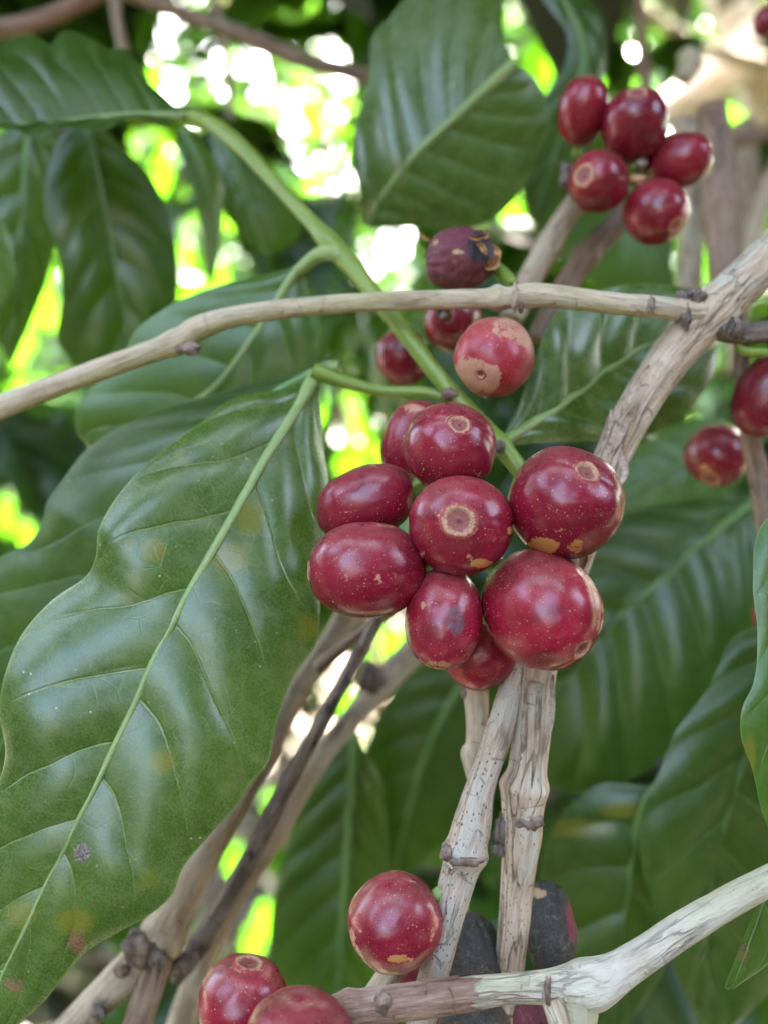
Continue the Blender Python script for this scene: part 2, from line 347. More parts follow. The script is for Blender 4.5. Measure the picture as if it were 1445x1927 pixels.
# ------------------------------------------------------------------ builders
def tube_mesh(name, pts, n=60, seg=20, nodes=(), rough=.05, ridge=.03, seed=0.0, caps=True, ragged=0.0):
    """pts: (x, y, depth cm, width px) in photo pixels; nodes: (t, swell, spread)"""
    S = catmull([Vector(p) for p in pts], n)
    C = [P(s.x, s.y, s.z) for s in S]
    Rr = [max(s.w, 1.0) * .5 * s.z / F * .01 for s in S]
    vs, bk, fs = [], [], []
    T0 = (C[1] - C[0]).normalized()
    N = T0.cross(Vector((0, 1, 0)));
    if N.length < .1: N = T0.cross(Vector((0, 0, 1)))
    N.normalize(); L = 0
    for i in range(n + 1):
        T = (C[min(i+1, n)] - C[max(i-1, 0)]).normalized()
        N = (N - T * N.dot(T)).normalized(); B = T.cross(N)
        if i: L += (C[i] - C[i-1]).length * 100
        t = i / n
        sw = 1.0
        for (tn, s_, wd) in nodes: sw += s_ * math.exp(-((t - tn) / wd) ** 2)
        rc = Rr[i] * 100
        for k in range(seg):
            a = 2 * math.pi * k / seg; ca, sa = math.cos(a), math.sin(a)
            q = Vector((ca * 1.3, sa * 1.3, L * 1.1 + seed * 7.3))
            f = 1 + rough * noise.noise(q) + rough * .6 * noise.noise(q * 3.1)
            f += ridge * noise.noise(Vector((ca * 3.2, sa * 3.2, L * .35 + seed * 3)))
            for (tn, s_, wd) in nodes:
                g = math.exp(-((t - tn) / wd) ** 2)
                f += g * s_ * .45 * noise.noise(Vector((ca * 1.6 + seed, sa * 1.6, tn * 20)))
            r = Rr[i] * sw * f
            rg = Vector((0, 0, 0))
            if ragged: rg = T * (ragged * sst(.8, 1, t) * (noise.noise(Vector((ca * 2.2, sa * 2.2, seed))) + .5 * noise.noise(Vector((ca * 6, sa * 6, seed)))))
            vs.append(C[i] + (N * ca + B * sa) * r + rg)
            bk.append((ca * rc + seed * 3.1, sa * rc, L + seed * 5))
    for i in range(n):
        for k in range(seg):
            a = i * seg + k; b = i * seg + (k + 1) % seg
            fs.append((a, b, b + seg, a + seg))
    if caps:
        for (i0, c) in ((0, C[0]), (n * seg, C[n])):
            vs.append(c); bk.append((seed * 3.1, 0, seed * 5)); ci = len(vs) - 1
            for k in range(seg): fs.append((i0 + k, i0 + (k + 1) % seg, ci))
    return mesh(name, vs, fs, {'bk': bk})

def lump_mesh(name, c, r, stretch=(1, 1, 1), seed=0.0, amp=.35, seg=14, rings=9):
    """an irregular knob at world point c, radius r metres"""
    vs, fs, bk = [], [], []
    for i in range(rings + 1):
        th = math.pi * i / rings
        for k in range(seg):
            a = 2 * math.pi * k / seg
            d = Vector((math.sin(th) * math.cos(a), math.sin(th) * math.sin(a), math.cos(th)))
            f = 1 + amp * noise.noise(d * 1.7 + Vector((seed, seed * 2, 0))) + amp * .5 * noise.noise(d * 4 + Vector((seed, 0, 3)))
            vs.append(c + Vector((d.x * stretch[0], d.y * stretch[1], d.z * stretch[2])) * r * f)
            bk.append((d.x * r * 100 + seed, d.y * r * 100, d.z * r * 100))
    for i in range(rings):
        for k in range(seg):
            a = i * seg + k; b = i * seg + (k + 1) % seg
            fs.append((a, b, b + seg, a + seg))
    return mesh(name, vs, fs, {'bk': bk})

def peel_mesh(name, pts, wpx, d, curl=.25, seed=0):
    """a thin curled flake of bark along a pixel path"""
    S = catmull([Vector((p[0], p[1], p[2])) for p in pts], 14)
    vs, fs = [], []; W = 4
    for i, s in enumerate(S):
        t = i / 14; wv = wpx * (math.sin(math.pi * min(.98, max(.05, t))) ** .6) * (1 + .3 * noise.noise(Vector((t * 6, seed, 0))))
        j0, j1 = S[max(i-1, 0)], S[min(i+1, 14)]
        dx, dy = j1.x - j0.x, j1.y - j0.y; l = math.hypot(dx, dy) or 1; nx, ny = -dy / l, dx / l
        for layer in (0, 1):
            for k in range(W + 1):
                u = k / W - .5
                vs.append(P(s.x + nx * u * wv, s.y + ny * u * wv, s.z + layer * .025 - curl * .1 * (4 * u * u)))
    row = 2 * (W + 1)
    for i in range(14):
        for k in range(W):
            a = i * row + k
            fs.append((a, a + 1, a + row + 1, a + row)); b = a + W + 1
            fs.append((b + 1, b, b + row, b + row + 1))
        for e in (0, W):
            a = i * row + e; b = a + W + 1
            fs.append((a, a + row, b + row, b) if e == 0 else (b, b + row, a + row, a))
    return mesh(name, vs, fs)

def cherry(label, c, a_px, b_px, axis, mat='cherry', scar=.2, patches=(), group=None, wrinkle=0.0, hi=True, stalk=True, lump=.03, tilt=0.0, halo=1.0, flat=.95):
    """c=(x,y,depth); a_px equator radius, b_px half length; axis=(right, down, toward camera) of the flower end"""
    x, y, d = c
    seed = rnd.random() * 50
    a = cm(a_px, d) * .01; b = cm(b_px, d) * .01
    o = P(x, y, d)
    Z = Vector((axis[0], -axis[2], -axis[1])).normalized()
    # carry the axis into the ray's own frame so that it reads as given at the frame's edge
    ray = (o - CAM).normalized(); Z = Vector((0, 1, 0)).rotation_difference(ray) @ Z
    X = Z.cross(Vector((0.13, 1, .21))).normalized(); Y = Z.cross(X)
    t = empty('coffee_cherry', o, label, 'coffee cherry', group)
    seg, rings = (88, 60) if hi else (44, 30)
    rs = scar * a
    def prof(th):
        s, c_ = math.sin(th), math.cos(th)
        r = a * s ** .94; z = b * math.copysign(abs(c_) ** .94, c_)
        z += -b * .035 * math.exp(-(r / (rs * 2.2)) ** 2) if c_ > 0 else b * .06 * math.exp(-(r / (a * .22)) ** 2)
        return r, z
    def pt(r, z, ph, crater=True):
        ca, sa = math.cos(ph), math.sin(ph)
        dv = Vector((ca * r / a, sa * r / a, z / b))
        f = 1 + lump * noise.noise(dv * 1.5 + Vector((seed, 0, 0))) + lump * .35 * noise.noise(dv * 4 + Vector((0, seed, 0)))
        f -= .022 * math.exp(-(sa / .13) ** 2) * (r / a) * (1 if z > -b else 0)       # faint seam between the two beans
        if wrinkle:
            f += wrinkle * (abs(noise.noise(Vector((ca * 2.4, sa * 2.4, z / b * .8 + seed)))) - .25)
            f += wrinkle * .5 * noise.noise(dv * 6 + Vector((seed, 3, 0)))
        rr = r / (rs * (1 + .10 * noise.noise(Vector((ca, sa, seed)))))
        dz = 0
        if z > 0 and crater:
            dz = a * .026 * math.exp(-((rr - .92) / .22) ** 2) - a * .060 * max(0, 1 - rr * rr) + a * .035 * math.exp(-(rr / .20) ** 2)
        return X * (ca * r * f) + Y * (sa * r * f * flat) + Z * (z * f + dz), rr
    # theta where the scar ends
    th0 = math.asin(min(.9, 1.12 * scar)) ** 1.0
    def build(t0, t1, nr, pole0, pole1, nm):
        vs, fs, cc, up, pa, rrs = [], [], [], [], [], []
        for i in range(nr + 1):
            th = lerp(t0, t1, i / nr); r, z = prof(max(th, 1e-3) if th < 3.14 else 3.1405)
            for k in range(seg):
                v, rr = pt(r, z, 2 * math.pi * k / seg)
                vs.append(v); rrs.append(rr)
                cc.append(((X.dot(v)) * 100 + seed, (Y.dot(v)) * 100, (Z.dot(v)) * 100))
                nrm = (X * (X.dot(v) / a / a) + Y * (Y.dot(v) / a / a) + Z * (Z.dot(v) / b / b)).normalized()
                up.append(nrm.z)
                T_, O_, D_ = 0, 0, 0
                if z > 0: T_ = halo * .60 * (1 - sst(1.05, 1.45, rr))
                if nrm.dot(ray) < .15:
                    qx, qy = px(o + v)
                    for (dx, dy, rx_, ry_, kind, st) in patches:
                        e = math.hypot((qx - x - dx) / rx_, (qy - y - dy) / ry_); g = st * (1 - sst(.55, 1.25, e))
                        if kind == 't': T_ = max(T_, g)
                        elif kind == 'o': O_ = max(O_, g)
                        else: D_ = max(D_, g)
                pa.append((T_, O_, D_))
        for i in range(nr):
            for k in range(seg):
                p = i * seg + k; q = i * seg + (k + 1) % seg
                fs.append((p, p + seg, q + seg, q))
        return mesh(nm, vs, fs, {'cc': cc, 'up': up, 'patch': pa, 'rr': rrs})
    body = bpy.data.objects.new('skin', build(th0, math.pi, rings, 0, 0, 'skin')); col.objects.link(body); body.parent = t
    body.data.materials.append(M[mat]); body.data.shade_smooth()
    s = bpy.data.objects.new('calyx_scar', build(0.0, th0, 14, 0, 0, 'calyx_scar')); col.objects.link(s); s.parent = t
    s.data.materials.append(M['scar']); s.data.shade_smooth()
    if stalk:
        e = -Z * b * .93
        vs, fs, bk = [], [], []
        for i in range(7):
            q = i / 6; ctr = e - Z * (b * .34 * q); r = a * (.16 + .05 * q * q)
            for k in range(10):
                an = 2 * math.pi * k / 10; vs.append(ctr + (X * math.cos(an) + Y * math.sin(an)) * r); bk.append((math.cos(an) * .1, math.sin(an) * .1, q * .3 + seed))
        for i in range(6):
            for k in range(10):
                p = i * 10 + k; q = i * 10 + (k + 1) % 10; fs.append((p, p + 10, q + 10, q))
        st = bpy.data.objects.new('stalk', mesh('stalk', vs, fs, {'bk': bk})); col.objects.link(st); st.parent = t
        st.data.materials.append(M['shoot']); st.data.shade_smooth()
    return t

def leaf(label, mid, left, right, mat='leafB', rib='midrib_d', nv=9, k=.17, camber=.10, quilt=.03, wave=.0, res=(150, 26), ribw=14,
         petiole=None, spots=(), group=None, seed=0.0, edge_curl=0.0, name='coffee_leaf'):
    """mid/left/right: (x, y, depth) pixel paths from base to tip"""
    nvr, nu = res
    Ms = catmull([Vector(p) for p in mid], nvr); Ls = catmull([Vector(p) for p in left], nvr); Rs = catmull([Vector(p) for p in right], nvr)
    Mw = [P(*s) for s in Ms]; Lw = [P(*s) for s in Ls]; Rw = [P(*s) for s in Rs]
    length = sum((Mw[i+1] - Mw[i]).length for i in range(nvr)) * 100
    root = empty(name, Mw[0], label, 'leaf', group)
    vs, fs, lc, vph, aus, sp = [], [], [], [], [], []
    for side, E in ((0, Lw), (1, Rw)):
        base = len(vs)
        for i in range(nvr + 1):
            v = i / nvr
            m, e = Mw[i], E[i]
            T = (Mw[min(i+1, nvr)] - Mw[max(i-1, 0)]).normalized()
            across = e - m; wcm = across.length * 100
            n_ = across.cross(T) if side == 0 else T.cross(across)
            if n_.length < 1e-9: n_ = (CAM - m)
            n_.normalize()
            if n_.dot(CAM - m) < 0 and abs(n_.dot((CAM - m).normalized())) > .05: n_ = -n_
            for j in range(nu + 1):
                u = j / nu
                p = m + across * u
                ph = nv * (v - k * u ** 1.15) + .5 * side + .15 * noise.noise(Vector((v * 4, u * 2, seed + side)))
                f = ph - math.floor(ph)
                puff = math.sin(math.pi * f) ** .8 * (1 - u ** 4) * min(1, wcm * 1.2)
                puff *= .55 + .9 * abs(noise.noise(Vector((math.floor(ph) * 1.7 + side * 9, seed, u * .8)))) * 1.4
                h = camber * wcm * math.sin(math.pi * u * .85) * .5 + quilt * puff
                h += wave * u ** 2.2 * math.sin(2 * math.pi * (v * nv * .55 + .3 * side) + seed * 3 + 2 * noise.noise(Vector((v * 3, side, seed))))
                h -= edge_curl * u ** 5 * wcm
                h += .05 * noise.noise(Vector((u * wcm * .6, v * length * .5, seed + side * 5))) * min(1, wcm)
                p = p + n_ * (h * .01)
                vs.append(p - Mw[0]); sg = -1 if side == 0 else 1
                lc.append((sg * u * wcm + seed * 9 + (0 if not sg else 0), v * length, 0) if rib else (sg * u * wcm, v * length, seed * 3))
                vph.append(ph); aus.append(u)
                S0 = S1 = S2 = 0
                if spots:
                    qx, qy = px(p)
                    for (sx, sy, rx_, ry_, kd, st) in spots:
                        g = st * (1 - sst(.35, 1.15, math.hypot((qx - sx) / rx_, (qy - sy) / ry_)))
                        if kd == 'y': S0 = max(S0, g)
                        elif kd == 'b': S1 = max(S1, g)
                        else: S2 = max(S2, g)
                sp.append((S0, S1, S2))
        for i in range(nvr):
            for j in range(nu):
                a = base + i * (nu + 1) + j; q = (a, a + 1, a + nu + 2, a + nu + 1)
                fs.append(q if side == 0 else q[::-1])
    me = mesh('blade', vs, fs, {'lc': lc, 'vph': vph, 'au': aus, 'spot': sp})
    b = bpy.data.objects.new('blade', me); col.objects.link(b); b.parent = root; me.materials.append(M[mat]); me.shade_smooth()
    if rib:
        pts = []
        n2 = 14
        for i in range(n2 + 1):
            s = Ms[int(i * nvr / n2)]; t_ = i / n2
            pts.append((s.x, s.y, s.z - .012, ribw * (1 - t_) ** .7 + 2.0))
        link('midrib', tube_mesh('midrib', pts, 110, 12, (), .03, .05, seed), M[rib], root)
        if petiole:
            link('petiole', tube_mesh('petiole', petiole, 26, 12, (), .03, .04, seed + 1), M[rib], root)
    return root

def twig(label, pts, mat, nodes=(), n=110, seg=26, rough=.06, ridge=.05, seed=0.0, name='coffee_twig', cat='twig', extra=(), part='bark', group=None):
    root = empty(name, P(*pts[0][:3]), label, cat, group)
    link(part, tube_mesh(part, pts, n, seg, nodes, rough, ridge, seed), M[mat], root)
    for (nm, me, mt) in extra: link(nm, me, M[mt], root)
    return root

# ------------------------------------------------------------------ the setting: ground
def ground_material():
    t = NT('leaf_litter_soil'); c = t.n('TexCoord').outputs['Object']
    n1 = t.noise(c, 1.3, 4, .6); n2 = t.noise(c, 14, 5, .7); v = t.voro(c, 26).outputs['Color']
    colr = t.mix(t.ramp(n2, .35, .65), (0.04, 0.028, 0.02), (0.10, 0.07, 0.05))
    colr = t.mix(t.math('MULTIPLY', t.ramp(t.n('SeparateColor', i0=v).outputs[0], .45, .7), .7), colr, (0.15, 0.11, 0.075))
    colr = t.mix(t.ramp(n1, .55, .75, 0, .5), colr, (0.10, 0.12, 0.04))
    b = t.n('BsdfPrincipled', Base_Color=colr, Roughness=.9, Normal=t.bump(n2, .8, .02))
    return t.done(b.outputs[0])
gv, gf = [], []
GN = 60
for i in range(GN + 1):
    for j in range(GN + 1):
        u, v = (i / GN - .5) * 2, (j / GN - .5) * 2
        x, y = 160 * u * abs(u) ** 1.6, 160 * v * abs(v) ** 1.6
        gv.append((x, y, .10 * noise.noise(Vector((x * .5, y * .5, 0))) - .06))
for i in range(GN):
    for j in range(GN):
        a = i * (GN + 1) + j; gf.append((a, a + GN + 1, a + GN + 2, a + 1))
g = link('ground', mesh('ground', gv, gf), ground_material()); tag(g, 'brown ground strewn with dry leaf litter', kind='structure')

# ------------------------------------------------------------------ main stem and twigs in the foreground
def lump(nm, x, y, d, rpx, mt, stretch=(1, 1, 1), seed=0.0, amp=.35):
    return (nm, lump_mesh(nm, P(x, y, d), cm(rpx, d) * .01, stretch, seed, amp), mt)
twig('thick pale cracked coffee stem running down behind the central cherry cluster',
     [(1500, 440, 14.2, 92), (1410, 520, 14.1, 84), (1335, 592, 14.0, 84), (1240, 700, 13.8, 74), (1155, 850, 13.6, 66), (1085, 1040, 13.4, 64),
      (1018, 1240, 13.1, 68), (1000, 1390, 12.9, 70), (984, 1520, 12.8, 74), (982, 1570, 12.8, 74), (974, 1650, 12.9, 62), (962, 1780, 13.0, 56), (945, 1960, 13.1, 52)],
     'bark_main', nodes=((.132, .16, .014), (.712, .26, .011), (.725, .10, .02)), n=300, seg=40, rough=.05, ridge=.10, seed=1.0, name='upright_branch', cat='branch',
     extra=[('bark_flake', peel_mesh('bark_flake', [(1222, 686, 13.2), (1190, 735, 13.1), (1165, 790, 13.0)], 16, 13, .5, 1), 'peel'),
            ('bark_flake', peel_mesh('bark_flake', [(1150, 770, 13.2), (1140, 815, 13.0), (1128, 850, 12.95)], 12, 13, .6, 2), 'peel'),
            ('bark_flake', peel_mesh('bark_flake', [(1168, 850, 13.05), (1172, 885, 12.95), (1160, 918, 12.9)], 22, 13, .5, 3), 'peel'),
            ('bark_flake', peel_mesh('bark_flake', [(1040, 1270, 12.75), (1036, 1350, 12.6), (1022, 1420, 12.6)], 14, 12.8, .5, 4), 'peel'),
            ('bark_flake', peel_mesh('bark_flake', [(990, 1275, 12.7), (985, 1340, 12.55), (980, 1420, 12.5)], 9, 12.8, .5, 5), 'peel'),
            ('bark_flake', peel_mesh('bark_flake', [(1206, 752, 13.3), (1176, 800, 13.15), (1150, 852, 13.05)], 18, 13, .5, 11), 'peel'),
            ('bark_flake', peel_mesh('bark_flake', [(1010, 1310, 12.6), (1008, 1400, 12.45), (1000, 1480, 12.4)], 10, 12.8, .6, 12), 'peel'),
            ('bark_flake', peel_mesh('bark_flake', [(1092, 1010, 12.9), (1098, 1050, 12.85), (1090, 1082, 12.9)], 16, 12.8, .6, 13), 'peel'),
            lump('bud_scar', 996, 1548, 12.52, 20, 'cork', (1.2, .5, .8), 2, .7),
            lump('bud_scar', 945, 1560, 12.75, 18, 'bark_dark', (.7, .6, 1.5), 3, .6),
            lump('bud_scar', 938, 1598, 12.8, 13, 'bark_dark', (1, .7, .9), 4, .7),
            lump('node_ring', 1300, 560, 13.65, 24, 'bark_dark', (1.2, .6, .7), 5, .6),
            lump('node_ring', 1372, 615, 13.75, 26, 'bark_dark', (1.0, .6, .8), 6, .7),
            lump('node_ring', 1290, 596, 13.5, 17, 'bark_dark', (.6, .6, 1.3), 7, .6)])
twig('grey speckled coffee twig with swollen node right of the lower red cherry',
     [(985, 1235, 13.2, 40), (962, 1300, 13.0, 46), (935, 1390, 12.8, 52), (905, 1480, 12.6, 56), (886, 1560, 12.45, 74), (872, 1615, 12.4, 72), (845, 1710, 12.35, 62), (818, 1820, 12.4, 56), (783, 1960, 12.5, 52)],
     'bark_grey', nodes=((.515, .22, .022),), n=200, seg=32, ridge=.09, seed=2.0,
     extra=[lump('bud', 843, 1636, 12.0, 11, 'bark_grey', (1, 1, 1), 1, .35), lump('bud', 838, 1606, 12.15, 13, 'cork', (.8, .7, 1.3), 2, .6),
            lump('bud_scar', 880, 1622, 12.0, 15, 'cork', (2.0, .5, .5), 4, .7),
            ('bark_flake', peel_mesh('bark_flake', [(803, 1758, 12.05), (797, 1780, 12.0), (792, 1800, 12.0)], 8, 12, .5, 6), 'peel')])
twig('short pale broken twig stub hanging under the hindmost red cherry',
     [(892, 1285, 13.6, 52), (897, 1340, 13.55, 44), (896, 1400, 13.5, 40), (893, 1428, 13.5, 46), (903, 1500, 13.3, 34), (908, 1580, 13.2, 28)], 'bark_tan',
     nodes=((.45, .15, .05),), n=90, seg=24, seed=3.0, extra=[lump('bud_scar', 876, 1300, 13.5, 12, 'bark_dark', (.8, .6, 1.2), 4, .6)])
twig('long straw coloured twig crossing in front of the green shoot',
     [(-60, 792, 14.8, 46), (60, 742, 14.6, 43), (200, 692, 14.4, 41), (330, 644, 14.2, 42), (372, 618, 14.2, 46), (450, 594, 14.1, 38), (600, 574, 13.9, 36), (780, 565, 13.6, 36), (940, 561, 13.4, 38), (985, 557, 13.35, 48), (1030, 556, 13.35, 44), (1150, 570, 13.4, 40), (1240, 578, 13.5, 40), (1320, 588, 13.75, 40)],
     'bark_straw', nodes=((.293, .22, .014), (.728, .32, .009)), n=240, seg=26, ridge=.03, seed=4.0,
     extra=[lump('bud_scar', 358, 655, 13.75, 15, 'cork', (1.3, .6, .8), 1, .6), lump('bud_scar', 338, 657, 13.85, 8, 'bark_dark', (1, .6, .8), 3, .5),
            lump('stipule', 968, 560, 13.02, 16, 'peel', (.40, .5, 1.7), 2, .4), lump('bud_scar', 1226, 572, 13.05, 10, 'cork', (.7, .5, 1.5), 3, .5),
            lump('node_ring', 980, 578, 13.1, 10, 'cork', (.5, .6, 1.0), 8, .5)])
twig('green leafy shoot slanting down to the central cherry cluster',
     [(330, 218, 17.2, 18), (385, 226, 16.8, 26), (440, 262, 16.3, 29), (520, 345, 15.7, 28), (600, 432, 15.1, 31), (645, 480, 14.8, 38), (690, 535, 14.5, 33), (760, 625, 14.1, 33), (830, 715, 13.8, 32), (885, 775, 13.6, 32), (945, 842, 13.3, 36), (1000, 915, 13.2, 32)],
     'shoot', nodes=((.385, .22, .02), (.90, .18, .014)), n=160, seg=22, ridge=.02, rough=.03, seed=5.0, name='green_shoot', cat='shoot', part='rind',
     extra=[lump('node_ring', 940, 840, 12.9, 11, 'cork', (1, .6, 1.1), 1, .5)])
twig('short green side shoot holding the big dusty leaf',
     [(590, 698, 14.1, 34), (640, 716, 14.1, 26), (720, 735, 14.1, 22), (800, 738, 14.0, 22), (850, 752, 13.9, 24)], 'shoot', n=60, seg=18, ridge=.02, seed=6.0, name='green_shoot', cat='shoot', part='rind',
     extra=[lump('bud', 845, 742, 13.6, 15, 'cork', (1, .6, .8), 2, .6)])
twig('forked pale lichened twig crossing the bottom right in front',
     [(600, 1905, 11.2, 40), (700, 1893, 11.3, 50), (790, 1882, 11.4, 56), (880, 1870, 11.45, 58), (960, 1862, 11.5, 52), (1030, 1858, 11.5, 60), (1085, 1856, 11.5, 86), (1140, 1842, 11.5, 78), (1210, 1800, 11.5, 64), (1300, 1740, 11.5, 60), (1400, 1682, 11.5, 54), (1520, 1622, 11.5, 52)],
     'bark_white', nodes=((.53, .15, .03),), n=220, seg=32, ridge=.05, seed=7.0,
     extra=[('side_branch', tube_mesh('side_branch', [(1082, 1850, 11.5, 88), (1085, 1890, 11.5, 80), (1080, 1990, 11.5, 72)], 50, 26, (), .04, .05, 3), 'bark_white'),
            ('old_bark', tube_mesh('old_bark', [(590, 1908, 11.14, 46), (690, 1894, 11.24, 58), (790, 1883, 11.34, 64), (860, 1873, 11.40, 63), (893, 1868, 11.42, 62)], 120, 36, ((.22, .2, .05),), .06, .08, 9, False, .0055), 'bark_red'),
            ('side_branch', tube_mesh('side_branch', [(1035, 1880, 11.3, 34), (1052, 1930, 11.2, 40), (1060, 2000, 11.2, 42)], 30, 18, (), .05, .05, 4), 'bark_straw'),
            lump('bud_scar', 1030, 1862, 11.15, 17, 'cork', (.35, .5, 1.6), 4, .6), lump('bud_scar', 720, 1888, 11.0, 17, 'cork', (.9, .5, 1.2), 5, .6)])
twig('slim straw coloured twig showing below the round lower cherry',
     [(760, 1770, 12.9, 44), (735, 1830, 12.8, 46), (690, 1900, 12.7, 50), (650, 1980, 12.7, 52)], 'bark_straw', n=60, seg=20, seed=8.0)
twig('brown twig slanting down beside the edge of the dusty leaf',
     [(660, 1150, 16.5, 50), (618, 1215, 16.2, 42), (560, 1300, 15.8, 40), (505, 1410, 15.4, 44), (440, 1520, 15.2, 52), (375, 1630, 15.0, 62), (325, 1725, 14.9, 74), (292, 1782, 14.9, 78), (215, 1855, 14.8, 66), (110, 1960, 14.7, 60)],
     'bark_tan', nodes=((.72, .18, .03),), n=180, seg=26, ridge=.06, seed=9.0,
     extra=[('side_branch', tube_mesh('side_branch', [(315, 1760, 14.8, 50), (285, 1850, 14.6, 54), (245, 1970, 14.5, 56)], 40, 20, (), .05, .05, 4), 'bark_brown'),
            lump('bud_scar', 262, 1790, 14.5, 28, 'cork', (1.2, .6, .9), 5, .7), lump('bud_scar', 300, 1805, 14.4, 18, 'bark_dark', (1, .6, .9), 6, .7), lump('bud_scar', 186, 1905, 14.3, 16, 'bark_dark', (1, .6, .9), 6, .7),
            lump('bud', 255, 1762, 14.6, 13, 'bark_dark', (1, .7, 1.1), 7, .6), lump('bud', 228, 1828, 14.4, 14, 'cork', (1, .6, .9), 8, .6)])
twig('tan twig with a ring node slanting down left of the lower cherry',
     [(820, 1190, 19.5, 58), (735, 1270, 18.6, 50), (660, 1355, 17.8, 40), (590, 1445, 17.2, 42), (530, 1545, 16.8, 46), (505, 1585, 16.7, 52), (440, 1690, 16.4, 46), (385, 1800, 16.2, 48), (330, 1960, 16.0, 54)],
     'bark_tan', nodes=((.52, .20, .018), (.16, .12, .03)), n=160, seg=22, seed=10.0, extra=[lump('node_ring', 700, 1275, 18, 26, 'bark_dark', (1, .6, 1), 6, .6)])
twig('thin dark dead twig leaning over the tan twig',
     [(735, 1120, 14.4, 26), (700, 1185, 14.6, 26), (655, 1270, 14.8, 26), (600, 1370, 15.0, 28), (545, 1470, 15.2, 32), (495, 1570, 15.3, 34), (430, 1690, 15.4, 34), (365, 1795, 15.4, 36), (330, 1850, 15.4, 22)],
     'bark_dark', nodes=((.90, .25, .02),), n=140, seg=18, ridge=.08, seed=11.0,
     extra=[lump('bud_scar', 345, 1815, 15.0, 17, 'bark_dark', (1.2, .6, 1), 8, .8), lump('bud', 365, 1800, 14.9, 9, 'bark_dark', (1, .7, 1.4), 9, .6), lump('bud', 332, 1826, 14.9, 8, 'cork', (1, .7, 1.4), 10, .6)])
twig('thin brown twig joining the dead twig under the left cherries',
     [(740, 1150, 14.7, 18), (680, 1190, 14.9, 20), (630, 1230, 15.1, 24), (600, 1255, 15.3, 30)], 'bark_brown', n=50, seg=14, seed=12.0)
twig('small knobby spur between the upper right cherries', [(1230, 330, 17.6, 26), (1212, 322, 17.0, 22), (1200, 318, 16.4, 20), (1196, 308, 16.1, 14)], 'shoot', n=30, seg=12, seed=25.0,
     extra=[lump('bud', 1206, 308, 15.9, 10, 'cork', (1, .8, 1), 2, .4), lump('bud', 1200, 338, 15.9, 13, 'husk', (1.2, .8, .7), 3, .5), lump('bud', 1172, 262, 16.4, 12, 'bark_dark', (1, .8, 1), 4, .5)])
twig('black withered flower stub left of the upper right cherries', [(1110, 330, 16.8, 16), (1080, 318, 16.5, 14), (1058, 312, 16.3, 16)], 'bark_dark', n=24, seg=10, seed=26.0,
     extra=[lump('bud', 1062, 338, 16.3, 14, 'bark_dark', (.7, .7, 1.5), 2, .6)])
# upper right, out of focus
twig('stout pale trunk in the top right corner with sunlit patches',
     [(1345, -80, 140, 84), (1395, 50, 140, 90), (1440, 180, 141, 92), (1520, 360, 142, 96)], 'bark_tan', n=90, seg=26, seed=13.0, name='pale_branch', cat='branch')
twig('pinkish branch above the upper right cherries catching direct sun',
     [(1440, 70, 137, 84), (1350, 145, 135, 78), (1270, 203, 133, 70), (1200, 255, 131, 56)], 'bark_tan', n=60, seg=20, seed=14.0)
twig('upright grey stick rising right of the upper right cherries',
     [(1338, 196, 20.5, 52), (1345, 250, 20.5, 60), (1356, 340, 20, 66), (1362, 470, 19.5, 62), (1372, 600, 19, 56)], 'bark_brown', nodes=((.5, .18, .03),), n=90, seg=20, seed=15.0)
twig('thinner upright stick behind the upper right cherries',
     [(1290, 238, 24, 50), (1296, 300, 23, 56), (1300, 460, 22, 46), (1292, 560, 21, 44)], 'bark_tan', n=80, seg=18, seed=16.0)
twig('brown stick below the lowest left cherry of the upper right bunch',
     [(1092, 370, 17.2, 44), (1050, 430, 17.2, 44), (1000, 520, 17.0, 48), (960, 600, 16.8, 46)], 'bark_tan', nodes=((.4, .1, .05),), n=70, seg=20, seed=17.0)
twig('ringed brown twig hanging below the upper right cherry bunch',
     [(1190, 380, 17.8, 40), (1150, 430, 17.8, 44), (1105, 478, 17.7, 46), (1060, 545, 17.6, 44), (1010, 640, 17.5, 40)], 'bark_brown', nodes=((.42, .25, .035),), n=70, seg=20, seed=18.0)
twig('grey twig dropping below the cherry at the right edge',
     [(1395, 640, 15.5, 26), (1400, 760, 15.8, 30), (1425, 880, 16, 38), (1445, 1000, 16.2, 42)], 'bark_brown', n=70, seg=18, seed=19.0)
twig('dark knobbly spur on the right end of the thick stem',
     [(1350, 620, 14.1, 40), (1400, 628, 14.2, 44), (1460, 622, 14.4, 40), (1500, 620, 14.4, 36)], 'bark_dark', n=50, seg=18, ridge=.15, rough=.18, seed=20.0,
     extra=[('stalk', tube_mesh('stalk', [(1385, 640, 14.2, 14), (1400, 660, 14.2, 18), (1460, 664, 14.2, 16)], 20, 10, (), .04, .04, 2), 'shoot')])
twig('blurred reddish brown twig crossing the top left corner',
     [(-40, 60, 25, 34), (60, 42, 25, 34), (150, 5, 25, 32), (240, -40, 25, 30)], 'bark_red', n=60, seg=16, seed=21.0)
twig('blurred brown twig drooping from the top left to the upper leaf',
     [(230, -20, 27, 28), (340, 22, 27, 28), (450, 62, 27, 30), (560, 108, 27, 30), (720, 150, 27, 26)], 'bark_brown', nodes=((.55, .15, .03),), n=70, seg=16, seed=22.0)
twig('faint grey hanging twig among the top left light spots',
     [(405, -20, 34, 16), (418, 60, 34, 16), (432, 150, 34, 18), (436, 225, 34, 14)], 'bark_grey', n=40, seg=12, seed=23.0)
twig('faint grey twig hanging above the wavy top left leaf',
     [(215, -20, 30, 20), (222, 40, 30, 18), (235, 110, 30, 18)], 'bark_grey', n=40, seg=12, seed=24.0)

